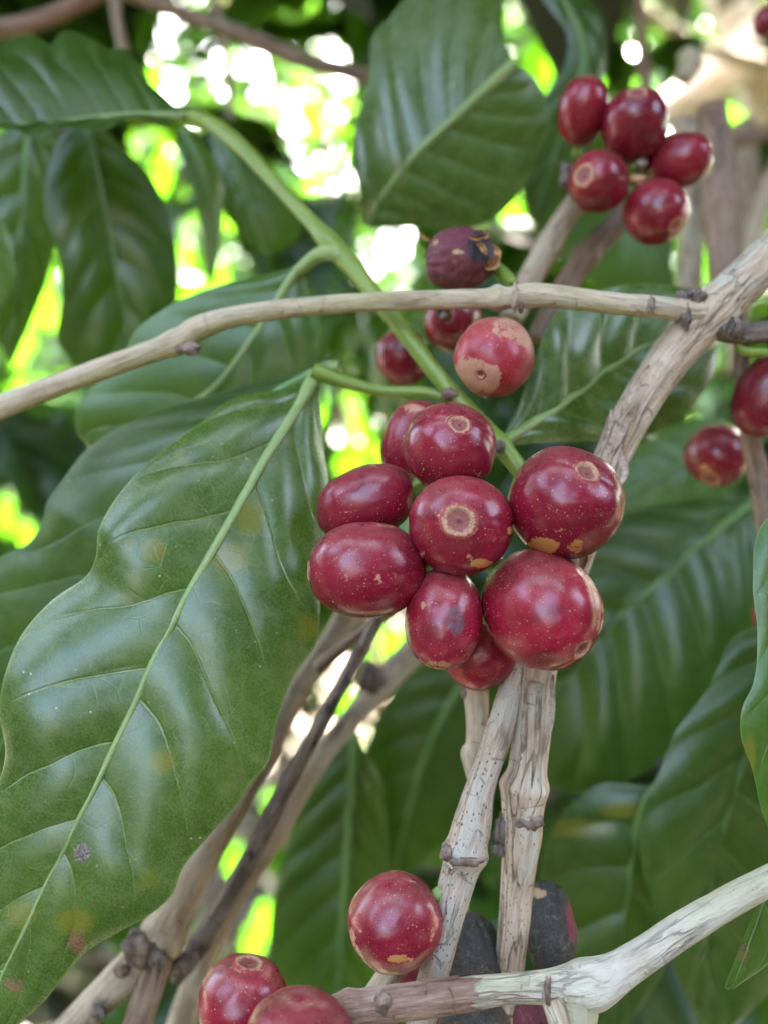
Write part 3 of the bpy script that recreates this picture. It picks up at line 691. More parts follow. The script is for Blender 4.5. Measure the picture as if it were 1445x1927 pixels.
for (lb_, pts_, mt_) in [('thin dry twig slanting behind the top right corner', [(1150, -40, 120, 22), (1240, 40, 121, 24), (1330, 90, 122, 26), (1480, 130, 123, 26)], 'bark_tan'),
                         ('thin brown twig hanging left of the pale top right trunk', [(1200, -40, 27, 18), (1208, 80, 27, 20), (1216, 190, 27, 22), (1222, 330, 27, 22)], 'bark_brown'),
                         ('pale dry twig rising behind the right edge cherry', [(1470, 300, 24, 40), (1420, 420, 24, 36), (1395, 560, 24, 34), (1380, 700, 24, 30)], 'bark_tan'),
                         ('dull brown twig crossing behind the upright grey stick', [(1230, 380, 28, 24), (1320, 300, 28, 26), (1400, 260, 28, 28), (1500, 240, 28, 30)], 'bark_brown'),
                         ('grey twig standing at the far right between stick and border', [(1400, 230, 31, 44), (1412, 380, 31, 42), (1425, 520, 31, 40)], 'bark_grey'),
                         ('short pale twig tip under the top right sunlit branch', [(1290, 95, 25, 34), (1300, 120, 25, 40), (1282, 150, 25, 30)], 'bark_white')]:
    twig(lb_, pts_, mt_, n=50, seg=14, seed=30 + len(lb_), nodes=((.45, .2, .04),))

# ------------------------------------------------------------------ cherries
CG = 'ripe cherries of the central cluster'
cherry('red cherry at the heart of the cluster facing its ringed scar forward', (866, 988, 11.85), 99, 86, (-.04, -.10, 1), scar=.30, group=CG, lump=.035,
       patches=[(95, 10, 10, 9, 'o', .8), (38, 72, 24, 10, 'o', .8), (18, 62, 10, 8, 't', .6), (-72, 55, 7, 8, 't', .6), (50, -28, 22, 16, 'd', .36), (-10, 32, 26, 16, 't', .34), (-32, -24, 30, 14, 't', .30)])
cherry('upper red cherry with a frayed corky disc near its top', (846, 843, 12.35), 88, 84, (.20, -.52, .83), scar=.22, group=CG, halo=1.25,
       patches=[(-25, 55, 16, 22, 't', .32), (50, 48, 18, 14, 't', .32)])
cherry('largest right hand red cherry with orange flaking underneath', (1063, 947, 11.95), 108, 106, (.38, -.55, .74), scar=.20, group=CG,
       patches=[(-42, 80, 36, 20, 'o', .75), (20, 80, 22, 16, 'o', .62), (-30, -20, 18, 24, 'd', .34), (-14, 52, 14, 6, 't', .5)])
cherry('lower right red cherry with a white ringed eye pointing down', (1017, 1146, 11.95), 108, 120, (.63, .62, .50), scar=.19, group=CG, lump=.02)
cherry('left red cherry lying sideways with its scar on the left tip', (690, 1073, 12.0), 91, 112, (-.95, .02, .18), scar=.19, group=CG, halo=.4,
       patches=[(35, 18, 34, 24, 't', .36), (-42, 22, 15, 20, 't', .36), (40, 92, 70, 10, 't', .44), (40, -88, 40, 12, 't', .5)])
cherry('narrow red cherry with a dark bruise in the lower middle', (835, 1164, 11.95), 73, 97, (-.10, .92, .22), scar=.17, group=CG, lump=.045,
       patches=[(22, 5, 26, 46, 'd', .54), (-40, -25, 6, 12, 't', .6), (-10, 88, 34, 10, 't', .55)])
cherry('red cherry on the far left tucked behind the sideways one', (688, 946, 12.75), 70, 98, (-.80, .30, -.1), scar=.18, group=CG, lump=.04)
cherry('red cherry half hidden behind the upper one with the frayed disc', (778, 830, 13.65), 60, 80, (.3, -.8, -.1), scar=.2, group=CG, patches=[(0, -62, 26, 10, 't', .6)])
cherry('dark red cherry peeping out beneath the bruised and ringed ones', (903, 1236, 13.15), 66, 62, (.2, .5, -.2), scar=.18, group=CG, patches=[(20, -18, 10, 12, 't', .4)])
UG = 'cherries above the straw coloured twig end'
cherry('brightest red cherry with big tan corky blotches under the twig', (930, 672, 13.3), 75, 84, (-.30, .35, .85), mat='cherry_old', scar=.12, group=UG, lump=.03, halo=1.2,
       patches=[(-42, 34, 42, 40, 't', .82), (-14, 38, 30, 34, 't', .8), (-62, 30, 14, 40, 't', .7), (34, -58, 54, 30, 't', .62), (58, -34, 22, 18, 't', .75), (10, -30, 14, 20, 't', .45), (50, 70, 40, 8, 't', .4), (-22, 36, 8, 7, 'd', .6)])
cherry('smooth red cherry half hidden behind the straw coloured twig', (852, 606, 15.4), 55, 66, (.2, .2, -.8), mat='cherry_far', group=UG, hi=False)
cherry('dark maroon cherry left of the green shoot', (757, 672, 16.2), 54, 48, (-.7, .2, -.4), mat='cherry_far', group=UG, hi=False)
TG = 'ripe cherries of the upper right bunch'
cherry('upright oval red cherry at the top left of the upper right bunch', (1096, 209, 16.3), 47, 61, (.1, -.9, .1), mat='cherry_far', group=TG, hi=False, halo=.3)
cherry('largest upper right cherry with a dull grey crown', (1194, 236, 16.0), 62, 69, (.02, -.84, .50), mat='cherry_far', group=TG, hi=False, scar=.28, patches=[(0, -58, 40, 12, 't', .42)])
cherry('red cherry at the right end of the upper right bunch', (1278, 303, 16.2), 50, 61, (.92, -.2, .1), mat='cherry_far', group=TG, hi=False)
cherry('upper right bunch cherry with a round brown scar facing left', (1125, 342, 15.8), 57, 60, (-.45, -.22, .82), mat='cherry_far', group=TG, hi=False, scar=.36)
cherry('lowest cherry of the upper right bunch with a faint scar at lower right', (1233, 398, 15.9), 60, 62, (.60, .42, .66), mat='cherry_far', group=TG, hi=False, scar=.24, halo=.2)
cherry('red cherry cut off by the right edge of the picture', (1440, 746, 14.8), 58, 79, (-.3, .9, .1), mat='cherry_far', hi=False, group='cherries at the right edge')
cherry('blurred red cherry with a brown base near the right edge', (1349, 857, 17.2), 59, 58, (-.15, .7, .5), mat='cherry_far', hi=False, scar=.3, group='cherries at the right edge', patches=[(-18, 28, 24, 20, 'o', .5)])
cherry('tiny dark cherry speck in the top right corner', (1440, 40, 20), 22, 26, (0, 1, .2), mat='cherry_far', hi=False, group='cherries at the right edge')
cherry('sliver of red cherry behind the leaf at the right edge', (1437, 1158, 17.5), 20, 26, (0, 1, .2), mat='cherry_far', hi=False, group='cherries at the right edge')
BG = 'cherries along the bottom'
cherry('round dusty red cherry left of the speckled twigs near the bottom', (743, 1735, 12.2), 88, 89, (-.72, .40, -.05), mat='cherry', group=BG, lump=.03, halo=.4,
       patches=[(-60, 10, 26, 16, 't', .34), (-82, 36, 10, 32, 't', .62), (8, 70, 34, 10, 'o', .62), (64, 20, 12, 30, 't', .34)])
cherry('dusty red cherry with a creased crown at the bottom left', (458, 1882, 12.3), 84, 78, (.10, -.72, .50), mat='cherry', group=BG, scar=.30, lump=.04, patches=[(10, -62, 44, 16, 't', .42)])
cherry('nearest dull red cherry cut off by the bottom edge', (562, 1968, 10.6), 108, 92, (.0, .5, -.4), mat='cherry', group=BG, hi=False, patches=[(0, -84, 90, 14, 't', .36)], stalk=False)
cherry('red cherry glimpsed behind the straw twig at the bottom', (765, 1862, 13.9), 46, 56, (.3, .6, -.2), mat='cherry', group=BG, hi=False)
cherry('red cherry under the black one at the bottom edge', (852, 1925, 13.4), 62, 42, (.8, .3, -.2), mat='cherry', group=BG, hi=False)
cherry('black dried cherry between the two speckled stems', (888, 1806, 13.2), 58, 84, (.15, .95, .2), mat='black', group='dried cherries', wrinkle=.10, lump=.07, halo=.0)
cherry('black dried cherry with pale coils below the forked twig', (893, 1935, 12.9), 70, 52, (-.2, .7, .5), mat='black', group='dried cherries', wrinkle=.10, lump=.07, halo=.3)
cherry('half black half red withered cherry right of the main stem', (1033, 1748, 13.4), 50, 84, (.08, .92, .1), mat='black', group='dried cherries', wrinkle=.11, lump=.06, halo=.0, stalk=False,
       patches=[(44, -26, 15, 60, 'o', .8), (-22, -66, 22, 14, 't', .6)])
cherry('purple shaded cherry below the fork of the pale twig', (1008, 1930, 12.2), 44, 50, (.1, .8, .2), mat='shrivel', group='dried cherries', hi=False, wrinkle=.04)
sh = cherry('shrivelled maroon cherry with a dry burst crown above the twig', (866, 486, 14.2), 58, 68, (.97, -.12, .05), mat='shrivel', group='dried cherries', wrinkle=.10, lump=.05, scar=.3, stalk=False, halo=1.0,
            patches=[(40, -22, 34, 36, 'd', .8), (20, 40, 30, 14, 'd', .3), (-4, -12, 16, 8, 't', .62), (-52, -34, 16, 14, 't', .5), (56, -10, 8, 30, 't', .8)])
for (pts, wd, sd) in (([(905, 452, 13.9), (915, 440, 13.8), (908, 430, 13.8)], 10, 1), ([(918, 500, 13.9), (935, 482, 13.7), (934, 462, 13.7)], 14, 2), ([(912, 505, 13.8), (930, 500, 13.7), (940, 478, 13.7)], 12, 3),
                      ([(815, 452, 13.9), (800, 448, 13.8), (790, 436, 13.8)], 9, 4), ([(890, 452, 13.8), (905, 462, 13.7), (914, 480, 13.7)], 12, 5), ([(880, 446, 13.7), (896, 448, 13.6), (916, 440, 13.6)], 8, 6)):
    link('dry_sepal', peel_mesh('dry_sepal', pts, wd, 13.8, .8, sd), M['husk'], sh)
link('stalk', tube_mesh('stalk', [(930, 500, 14.2, 22), (948, 516, 14.0, 26), (965, 535, 13.8, 24)], 20, 12, (), .05, .05, 3), M['shoot'], sh)

# ------------------------------------------------------------------ foreground leaves (paths run from leaf base to leaf tip)
leaf('big dusty green coffee leaf filling the lower left, pale midrib and yellow spots',
     [(597, 700, 14.38), (560, 765, 13.77), (475, 905, 12.94), (430, 988, 12.63), (385, 1065, 12.36), (305, 1212, 12.01), (235, 1365, 11.75), (165, 1510, 11.54), (95, 1650, 11.40), (20, 1805, 11.28), (-30, 1910, 11.24), (-62, 1985, 11.23)],
     [(592, 704, 14.37), (535, 730, 13.93), (440, 748, 13.50), (368, 802, 13.11), (300, 852, 12.83), (233, 918, 12.52), (188, 990, 12.26), (180, 1045, 12.24), (160, 1085, 12.28), (95, 1130, 12.22), (38, 1195, 11.98), (6, 1275, 11.72), (-2, 1345, 11.63), (8, 1415, 11.63), (-4, 1470, 11.65), (-40, 1550, 11.64), (-70, 1680, 11.56), (-85, 1800, 11.48), (-80, 1900, 11.35), (-64, 1990, 11.22)],
     [(601, 704, 14.37), (604, 770, 14.06), (612, 850, 13.83), (619, 905, 13.64), (612, 1000, 13.30), (602, 1080, 12.99), (603, 1160, 12.68), (594, 1215, 12.55), (560, 1262, 12.44), (538, 1310, 12.37), (518, 1370, 12.24), (507, 1432, 12.10), (474, 1474, 11.99), (438, 1526, 11.87), (394, 1574, 11.75), (346, 1632, 11.62), (326, 1682, 11.51), (286, 1720, 11.50), (226, 1754, 11.50), (165, 1790, 11.50), (120, 1838, 11.44), (84, 1884, 11.37), (38, 1926, 11.31), (-58, 1992, 11.22)],
     mat='leafA', rib='midrib', nv=9.2, k=.15, camber=.16, quilt=.068, wave=.0, res=(330, 70), ribw=20, seed=1.3, edge_curl=.05,
     petiole=[(640, 690, 14.35, 22), (615, 692, 14.4, 27), (592, 712, 14.2, 28), (568, 752, 13.83, 22), (545, 792, 13.65, 12)],
     spots=[(290, 1035, 34, 30, 'y', .9), (245, 1025, 20, 18, 'y', .6), (470, 975, 42, 46, 'y', .75), (435, 1050, 44, 38, 'y', .95), (432, 1048, 8, 8, 'b', .55), (305, 1435, 36, 34, 'y', .8), (580, 1180, 30, 34, 'y', .8), (280, 1655, 30, 34, 'y', .5),
            (345, 865, 40, 26, 'y', .4), (140, 1735, 50, 34, 'y', .9), (40, 1720, 46, 34, 'y', .7), (155, 1606, 22, 26, 'k', .75), (180, 1570, 46, 26, 'y', .25), (145, 1775, 30, 36, 'b', .62), (30, 1850, 40, 30, 'b', .50), (175, 1705, 8, 14, 'b', .6), (60, 1230, 40, 30, 'y', .3), (100, 1240, 26, 40, 'b', .30), (330, 1590, 24, 18, 'b', .36), (560, 1330, 14, 40, 'b', .2)])
leaf('grey sheened coffee leaf directly behind the big dusty leaf',
     [(592, 700, 14.3), (500, 752, 14.4), (400, 830, 14.5), (280, 960, 14.6), (170, 1110, 14.8), (70, 1280, 15.0), (-20, 1450, 15.2), (-80, 1580, 15.4)],
     [(588, 696, 14.3), (500, 720, 14.9), (420, 738, 15.1), (330, 762, 15.2), (250, 795, 15.3), (170, 846, 15.3), (120, 905, 15.3), (92, 948, 15.2), (88, 975, 15.2), (60, 1022, 15.3), (0, 1052, 15.4), (-60, 1110, 15.4), (-110, 1250, 15.4), (-120, 1400, 15.4), (-82, 1585, 15.4)],
     [(596, 705, 14.3), (580, 820, 14.6), (560, 930, 14.6), (480, 1060, 14.6), (380, 1180, 14.7), (260, 1320, 14.9), (120, 1460, 15.1), (0, 1560, 15.3), (-78, 1590, 15.4)],
     mat='leafB', rib='midrib_d', nv=8, camber=.14, quilt=.05, wave=.03, res=(170, 34), ribw=18, seed=2.1)
leaf('arching coffee leaf behind the straw coloured twig',
     [(610, 478, 15.0), (560, 512, 15.2), (510, 590, 15.4), (460, 660, 15.5), (415, 720, 15.6), (320, 790, 15.8), (220, 850, 16.0), (140, 900, 16.1)],
     [(606, 476, 15.0), (560, 498, 15.3), (490, 520, 15.6), (410, 540, 15.8), (330, 572, 16.0), (262, 618, 16.1), (238, 660, 16.1), (200, 710, 16.1), (152, 762, 16.1), (146, 812, 16.1), (165, 846, 16.1), (140, 904, 16.1)],
     [(616, 482, 15.0), (585, 512, 15.2), (602, 575, 15.3), (600, 640, 15.3), (588, 700, 15.4), (510, 770, 15.6), (420, 830, 15.8), (300, 880, 16.0), (145, 906, 16.1)],
     mat='leafY', rib='midrib', nv=7, camber=.12, quilt=.05, res=(130, 30), ribw=20, seed=3.4,
     petiole=[(655, 492, 14.8, 36), (630, 476, 14.8, 34), (600, 480, 15.0, 30), (560, 512, 15.15, 24)])
leaf('wavy edged coffee leaf lying level across the upper left',
     [(345, 218, 16.9), (260, 217, 16.8), (180, 222, 16.7), (90, 232, 16.6), (0, 238, 16.5), (-80, 250, 16.5)],
     [(343, 214, 16.9), (312, 186, 17.3), (285, 162, 17.6), (262, 125, 17.8), (236, 98, 17.9), (205, 100, 17.8), (182, 80, 17.9), (150, 66, 18.0), (122, 66, 18.0), (98, 90, 17.8), (70, 72, 17.9), (35, 72, 18.0), (0, 92, 17.8), (-40, 85, 17.8), (-82, 250, 16.5)],
     [(343, 222, 16.9), (290, 226, 16.6), (240, 224, 16.4), (195, 240, 16.2), (150, 244, 16.1), (110, 240, 16.1), (62, 260, 16.0), (25, 246, 16.0), (-20, 240, 16.1), (-82, 252, 16.5)],
     mat='leafB', rib='midrib', nv=8, camber=.16, quilt=.055, wave=.03, res=(130, 30), ribw=14, seed=4.2)
leaf('dark green coffee leaf hanging below the wavy upper left leaf',
     [(160, 215, 19.5), (178, 300, 19.5), (200, 400, 19.6), (220, 510, 19.8), (236, 600, 20), (240, 690, 20.2)],
     [(155, 215, 19.5), (110, 270, 19.4), (85, 350, 19.3), (90, 425, 19.3), (110, 480, 19.4), (118, 560, 19.6), (110, 640, 19.9), (160, 700, 20.1), (238, 694, 20.2)],
     [(165, 215, 19.5), (230, 275, 19.8), (290, 345, 20), (325, 430, 20), (335, 520, 20.1), (325, 590, 20.2), (280, 650, 20.2), (243, 694, 20.2)],
     mat='leafC', rib='midrib_d', nv=6, camber=.2, quilt=.05, res=(100, 24), ribw=12, seed=5.5)
leaf('deep green coffee leaf hanging at the left edge under the wavy leaf',
     [(60, 190, 21), (50, 300, 21), (40, 430, 21), (30, 560, 21.3), (20, 680, 21.6)],
     [(55, 190, 21), (-20, 280, 20.8), (-60, 400, 20.8), (-50, 540, 21), (16, 682, 21.6)],
     [(66, 190, 21), (110, 270, 21.3), (118, 380, 21.4), (90, 520, 21.5), (60, 600, 21.6), (24, 682, 21.6)],
     mat='leafC', rib='midrib_d', nv=6, camber=.15, quilt=.08, res=(80, 20), ribw=12, seed=6.5)
leaf('small grey green leaf edge poking in at the left border',
     [(-90, 380, 16.5), (-50, 440, 16.5), (-20, 500, 16.6), (0, 570, 16.8)],
     [(-95, 385, 16.5), (-90, 440, 16.4), (-70, 510, 16.5), (-4, 575, 16.8)],
     [(-85, 375, 16.5), (-5, 408, 16.7), (20, 450, 16.8), (28, 510, 16.8), (20, 550, 16.8), (2, 575, 16.8)],
     mat='leafY', rib='midrib_d', nv=5, res=(60, 18), seed=7.5)
leaf('broad blurred coffee leaf hanging at top centre with dusty streaks',
     [(966, 118, 18.0), (915, 165, 17.9), (850, 225, 17.9), (780, 290, 18.0), (720, 365, 18.1), (690, 425, 18.2)],
     [(962, 114, 18.0), (946, 70, 18.2), (942, -10, 18.5), (900, -75, 18.7), (820, -60, 18.6), (765, -5, 18.5), (735, 35, 18.4), (702, 75, 18.2), (694, 150, 18.0), (668, 240, 17.7), (664, 300, 17.6), (678, 360, 17.7), (686, 424, 18.2)],
     [(970, 120, 18.0), (1012, 158, 18.3), (1030, 225, 18.6), (1000, 310, 18.8), (960, 380, 18.9), (905, 420, 18.9), (800, 425, 18.7), (730, 428, 18.4), (694, 428, 18.2)],
     mat='leafA', rib='midrib', nv=8, k=-.12, camber=.10, quilt=.055, wave=.02, res=(140, 34), ribw=20, seed=8.1)
leaf('blurred dark coffee leaf beyond the top centre leaf',
     [(1010, -60, 22), (1060, 0, 22), (1098, 100, 22), (1066, 220, 22.2), (1030, 330, 22.5), (1000, 420, 22.8)],
     [(1005, -60, 22), (1022, 0, 22), (1066, 60, 22), (1062, 120, 22), (1020, 190, 22), (980, 320, 22.3), (998, 424, 22.8)],
     [(1020, -60, 22), (1120, 10, 22.3), (1138, 90, 22.4), (1120, 200, 22.6), (1080, 320, 22.7), (1003, 424, 22.8)],
     mat='leafB', rib='midrib_d', nv=7, camber=.12, quilt=.06, res=(90, 22), seed=9.3)
leaf('dark glossy coffee leaf behind the thick stem right of the cherries',
     [(942, 836, 13.6), (985, 806, 13.9), (1050, 765, 14.3), (1130, 705, 14.8), (1210, 652, 15.3), (1290, 608, 15.8), (1370, 575, 16.2)],
     [(942, 832, 13.6), (972, 765, 13.9), (1000, 690, 14.1), (1025, 618, 14.3), (1055, 580, 14.6), (1120, 550, 15.0), (1190, 535, 15.4), (1245, 536, 15.7), (1300, 545, 16), (1372, 572, 16.2)],
     [(944, 840, 13.6), (1000, 834, 14.0), (1070, 830, 14.5), (1150, 828, 15.0), (1230, 815, 15.4), (1290, 775, 15.7), (1335, 710, 16), (1350, 650, 16.1), (1374, 578, 16.2)],
     mat='leafA', rib='midrib', nv=6.5, camber=.14, quilt=.08, res=(130, 34), ribw=18, seed=10.7, petiole=[(950, 868, 13.4, 16), (944, 850, 13.5, 18), (946, 832, 13.6, 20), (985, 806, 13.8, 16)])
leaf('sharp bright green coffee leaf entering at the right border',
     [(1560, 880, 12.6), (1530, 1000, 12.4), (1510, 1150, 12.3), (1490, 1320, 12.2), (1470, 1500, 12.1), (1440, 1680, 12.0), (1380, 1855, 12.0)],
     [(1555, 880, 12.6), (1440, 985, 12.3), (1424, 1090, 12.1), (1432, 1190, 12.0), (1425, 1280, 11.9), (1402, 1335, 11.8), (1400, 1390, 11.8), (1420, 1450, 11.85), (1434, 1520, 11.9), (1455, 1600, 11.9), (1430, 1690, 11.9), (1392, 1790, 11.9), (1366, 1855, 11.95), (1370, 1864, 12)],
     [(1565, 880, 12.6), (1640, 1050, 12.8), (1650, 1250, 12.9), (1620, 1450, 12.8), (1560, 1640, 12.5), (1480, 1790, 12.2), (1376, 1866, 12)],
     mat='leafY', rib='midrib_d', nv=9, camber=.2, quilt=.05, wave=.0, res=(170, 40), seed=11.9, edge_curl=.12, spots=[(1410, 1420, 16, 50, 'y', .9), (1402, 1800, 20, 50, 'b', .5)])
leaf('large dark coffee leaf with deep quilting in the lower right corner',
     [(1560, 1100, 16.5), (1470, 1270, 16.4), (1400, 1430, 16.4), (1350, 1600, 16.5), (1330, 1760, 16.8), (1340, 1960, 17.2)],
     [(1555, 1100, 16.5), (1440, 1170, 16.6), (1375, 1205, 16.6), (1335, 1290, 16.5), (1270, 1375, 16.4), (1245, 1440, 16.3), (1205, 1530, 16.2), (1205, 1620, 16.2), (1225, 1690, 16.3), (1255, 1760, 16.4), (1270, 1830, 16.6), (1300, 1900, 16.9), (1336, 1965, 17.2)],
     [(1565, 1100, 16.5), (1620, 1300, 17), (1600, 1500, 17.2), (1540, 1700, 17.2), (1450, 1860, 17.3), (1346, 1965, 17.2)],
     mat='leafB', rib='midrib_d', nv=7.5, camber=.12, quilt=.14, res=(140, 34), seed=12.4)
leaf('very large dark leaf with a diagonal midrib right of the cluster',
     [(1440, 930, 19.5), (1370, 985, 19.4), (1280, 1060, 19.4), (1190, 1140, 19.5), (1100, 1235, 19.6), (1030, 1320, 19.8), (960, 1430, 20)],
     [(1436, 926, 19.5), (1340, 935, 19.8), (1230, 955, 20), (1130, 985, 20), (1060, 1050, 20), (1000, 1150, 20), (965, 1270, 20), (956, 1432, 20)],
     [(1444, 936, 19.5), (1450, 1040, 19.2), (1430, 1160, 19), (1370, 1280, 19), (1290, 1380, 19.1), (1180, 1470, 19.3), (1060, 1490, 19.7), (963, 1434, 20)],
     mat='leafB', rib='midrib_d', nv=8, camber=.14, quilt=.13, res=(130, 34), ribw=20, seed=13.2)
leaf('dark leaf with upright midrib and a brown band below the diagonal one',
     [(1235, 1480, 17.5), (1205, 1530, 17.5), (1185, 1640, 17.6), (1165, 1780, 17.8), (1150, 1960, 18)],
     [(1230, 1480, 17.5), (1120, 1480, 17.8), (1040, 1560, 18), (1015, 1680, 18.1), (1030, 1820, 18.1), (1146, 1965, 18)],
     [(1240, 1480, 17.5), (1262, 1560, 17.8), (1270, 1680, 18), (1250, 1820, 18.1), (1154, 1965, 18)],
     mat='leafB', rib='midrib_d', nv=6, camber=.12, quilt=.10, res=(110, 28), ribw=14, seed=14.6, spots=[(1080, 1560, 100, 22, 'y', 1.0), (1170, 1525, 60, 20, 'y', .9)])
leaf('tall dark leaf standing behind the lower round cherry',
     [(668, 1380, 22.5), (664, 1450, 22.5), (655, 1570, 22.4), (648, 1690, 22.3), (640, 1820, 22.3), (634, 1990, 22.4)],
     [(664, 1380, 22.5), (590, 1460, 22.7), (545, 1580, 22.8), (515, 1700, 22.8), (520, 1840, 22.7), (630, 1992, 22.4)],
     [(672, 1380, 22.5), (715, 1470, 22.8), (728, 1590, 22.9), (735, 1720, 22.9), (715, 1860, 22.8), (638, 1992, 22.4)],
     mat='leafC', rib='midrib_d', nv=8, camber=.10, quilt=.13, res=(110, 28), ribw=16, seed=15.8)
leaf('dark smooth leaf in shade below the hindmost cherry',
     [(930, 1190, 24), (860, 1300, 24), (800, 1420, 24.2), (760, 1560, 24.5), (740, 1660, 24.8)],
     [(925, 1186, 24), (800, 1240, 24.3), (715, 1340, 24.5), (690, 1470, 24.7), (738, 1664, 24.8)],
     [(935, 1192, 24), (960, 1320, 24), (930, 1450, 24.2), (850, 1580, 24.6), (744, 1664, 24.8)],
     mat='leafC', rib='midrib_d', nv=7, camber=.12, quilt=.06, res=(90, 22), seed=16.1)
leaf('pale green folded leaf hanging edge on left of the green shoot',
     [(345, 240, 20.5), (372, 300, 20.5), (392, 370, 20.6), (400, 450, 20.8), (398, 530, 21)],
     [(340, 240, 20.5), (345, 310, 20.3), (372, 400, 20.3), (385, 470, 20.6), (395, 534, 21)],
     [(350, 240, 20.5), (398, 290, 20.9), (420, 360, 21.1), (415, 450, 21.1), (402, 534, 21)],
     mat='leafY', rib='midrib_d', nv=6, res=(70, 16), seed=17.2)
leaf('dull leaf hanging behind the upper part of the green shoot',
     [(395, 225, 22), (440, 300, 22), (470, 390, 22.2), (500, 480, 22.5)],
     [(390, 230, 22), (405, 320, 22), (430, 410, 22.2), (496, 484, 22.5)],
     [(400, 222, 22), (500, 300, 22.3), (560, 390, 22.5), (560, 450, 22.6), (504, 486, 22.5)],
     mat='leafC', rib='midrib_d', nv=6, res=(80, 18), seed=18.2)
leaf('shaded leaf behind the upper right cherries',
     [(1000, 260, 25), (1060, 300, 25), (1150, 370, 25), (1220, 460, 25.3), (1260, 560, 25.6)],
     [(1000, 256, 25), (1090, 260, 25.4), (1190, 310, 25.6), (1260, 420, 25.7), (1264, 562, 25.6)],
     [(1000, 264, 25), (985, 360, 24.8), (1040, 470, 24.9), (1140, 550, 25.2), (1256, 564, 25.6)],
     mat='leafY', rib='midrib_d', nv=7, res=(90, 20), seed=19.4)
leaf('shaded leaf between the right edge cherries and the big dark leaf',
     [(1440, 820, 23), (1360, 850, 23), (1270, 880, 23), (1180, 930, 23.2), (1110, 980, 23.4)],
     [(1436, 814, 23), (1330, 790, 23.3), (1230, 820, 23.4), (1150, 880, 23.5), (1106, 978, 23.4)],
     [(1442, 826, 23), (1380, 920, 22.8), (1280, 970, 22.9), (1180, 1000, 23.2), (1110, 986, 23.4)],
     mat='leafY', rib='midrib_d', nv=7, res=(80, 20), seed=20.4)

# ------------------------------------------------------------------ out of focus branches, shrubs and trees behind
# spots of open light between the leaves: (x, y, radius px, kind)
GAPS = [(300, 135, 62, 'y'), (330, 55, 42, 'w'), (410, 70, 30, 'w'), (475, 100, 42, 'w'), (470, 165, 26, 'w'), (555, 215, 40, 'w'), (600, 200, 46, 'y'), (590, 95, 22, 'w'), (635, 105, 20, 'w'),
        (275, 255, 38, 'w'), (300, 300, 42, 'y'), (365, 255, 14, 'w'), (75, 490, 34, 'w'), (72, 545, 30, 'y'), (100, 625, 40, 'y'), (48, 712, 18, 'y'), (715, 445, 34, 'w'), (752, 465, 20, 'w'), (708, 500, 15, 'w'),
        (735, 538, 14, 'w'), (980, 50, 46, 'y'), (1040, 95, 42, 'y'), (1090, 135, 30, 'y'), (1215, 150, 14, 'y'), (610, 755, 28, 'y'), (630, 800, 40, 'w'), (640, 855, 36, 'y'), (705, 815, 24, 'y'), (670, 780, 20, 'y'),
        (655, 1310, 20, 'y'), (645, 1385, 30, 'w'), (692, 1378, 20, 'y'), (700, 1440, 18, 'w'), (780, 1520, 20, 'w'), (830, 1540, 16, 'y'), (845, 1560, 15, 'w'), (430, 1595, 17, 'y'), (490, 1715, 20, 'y'), (485, 1760, 20, 'y'),
        (1240, 480, 32, 'w'), (1310, 800, 36, 'w'), (20, 950, 18, 'y'), (45, 995, 14, 'y'), (745, 1190, 20, 'y'), (700, 1200, 20, 'y'), (378, 540, 16, 'y'), (425, 515, 26, 'y'), (350, 470, 14, 'y'), (950, 388, 12, 'y'),
        (1380, 500, 26, 'w'), (560, 130, 18, 'y'), (520, 330, 14, 'w'), (600, 330, 16, 'y'), (640, 300, 14, 'w'), (570, 270, 16, 'w'), (30, 560, 14, 'w'), (150, 480, 12, 'y'), (120, 560, 14, 'w'), (500, 1500, 14, 'y'), (610, 1490, 14, 'y'), (760, 1470, 14, 'y'), (1330, 680, 16, 'w'), (1200, 60, 30, 'w'), (1270, 30, 24, 'w'), (150, 1870, 30, 'w'), (1320, 465, 10, 'y'), (1262, 203, 26, 'k'), (1300, 176, 28, 'k'), (1335, 150, 28, 'k'), (1375, 40, 40, 'k'), (1420, 150, 30, 'k'), (1425, 200, 26, 'k')]
GAPS = [(a, b, r_ * (1.25 if k_ == 'k' else .46 if b < 345 and 200 < a < 800 else .85), k_) for a, b, r_, k_ in GAPS]
GA = np.array([(a, b, r_) for a, b, r_, k_ in GAPS])
def leaf_hits_gap(b, dn, X, Lm):
    q, e = np.meshgrid(np.linspace(0, 1, 15), np.linspace(-1, 1, 5))
    w_ = .19 * np.sin(np.pi * np.clip(q, .05, .97)) ** .8
    pt = np.array(b)[None] + np.array(dn)[None] * (q.ravel() * Lm)[:, None] + np.array(X)[None] * ((e * w_).ravel() * Lm)[:, None] - np.array(CAM)[None]
    y = np.maximum(pt[:, 1], 1e-3); sx = 722.5 + pt[:, 0] / y * F; sy = 963.5 - pt[:, 2] / y * F
    d2 = (sx[:, None] - GA[None, :, 0]) ** 2 + (sy[:, None] - GA[None, :, 1]) ** 2
    return bool((d2 < (GA[None, :, 2] + 3 + .03 * Lm / float(np.mean(y)) * F) ** 2).any())
def hits_gap(pts, grow=4):
    for p in pts:
        x, y = px(p)
        for (gx, gy, gr, k) in GAPS:
            if (x - gx) ** 2 + (y - gy) ** 2 < (gr + grow) ** 2: return True
    return False
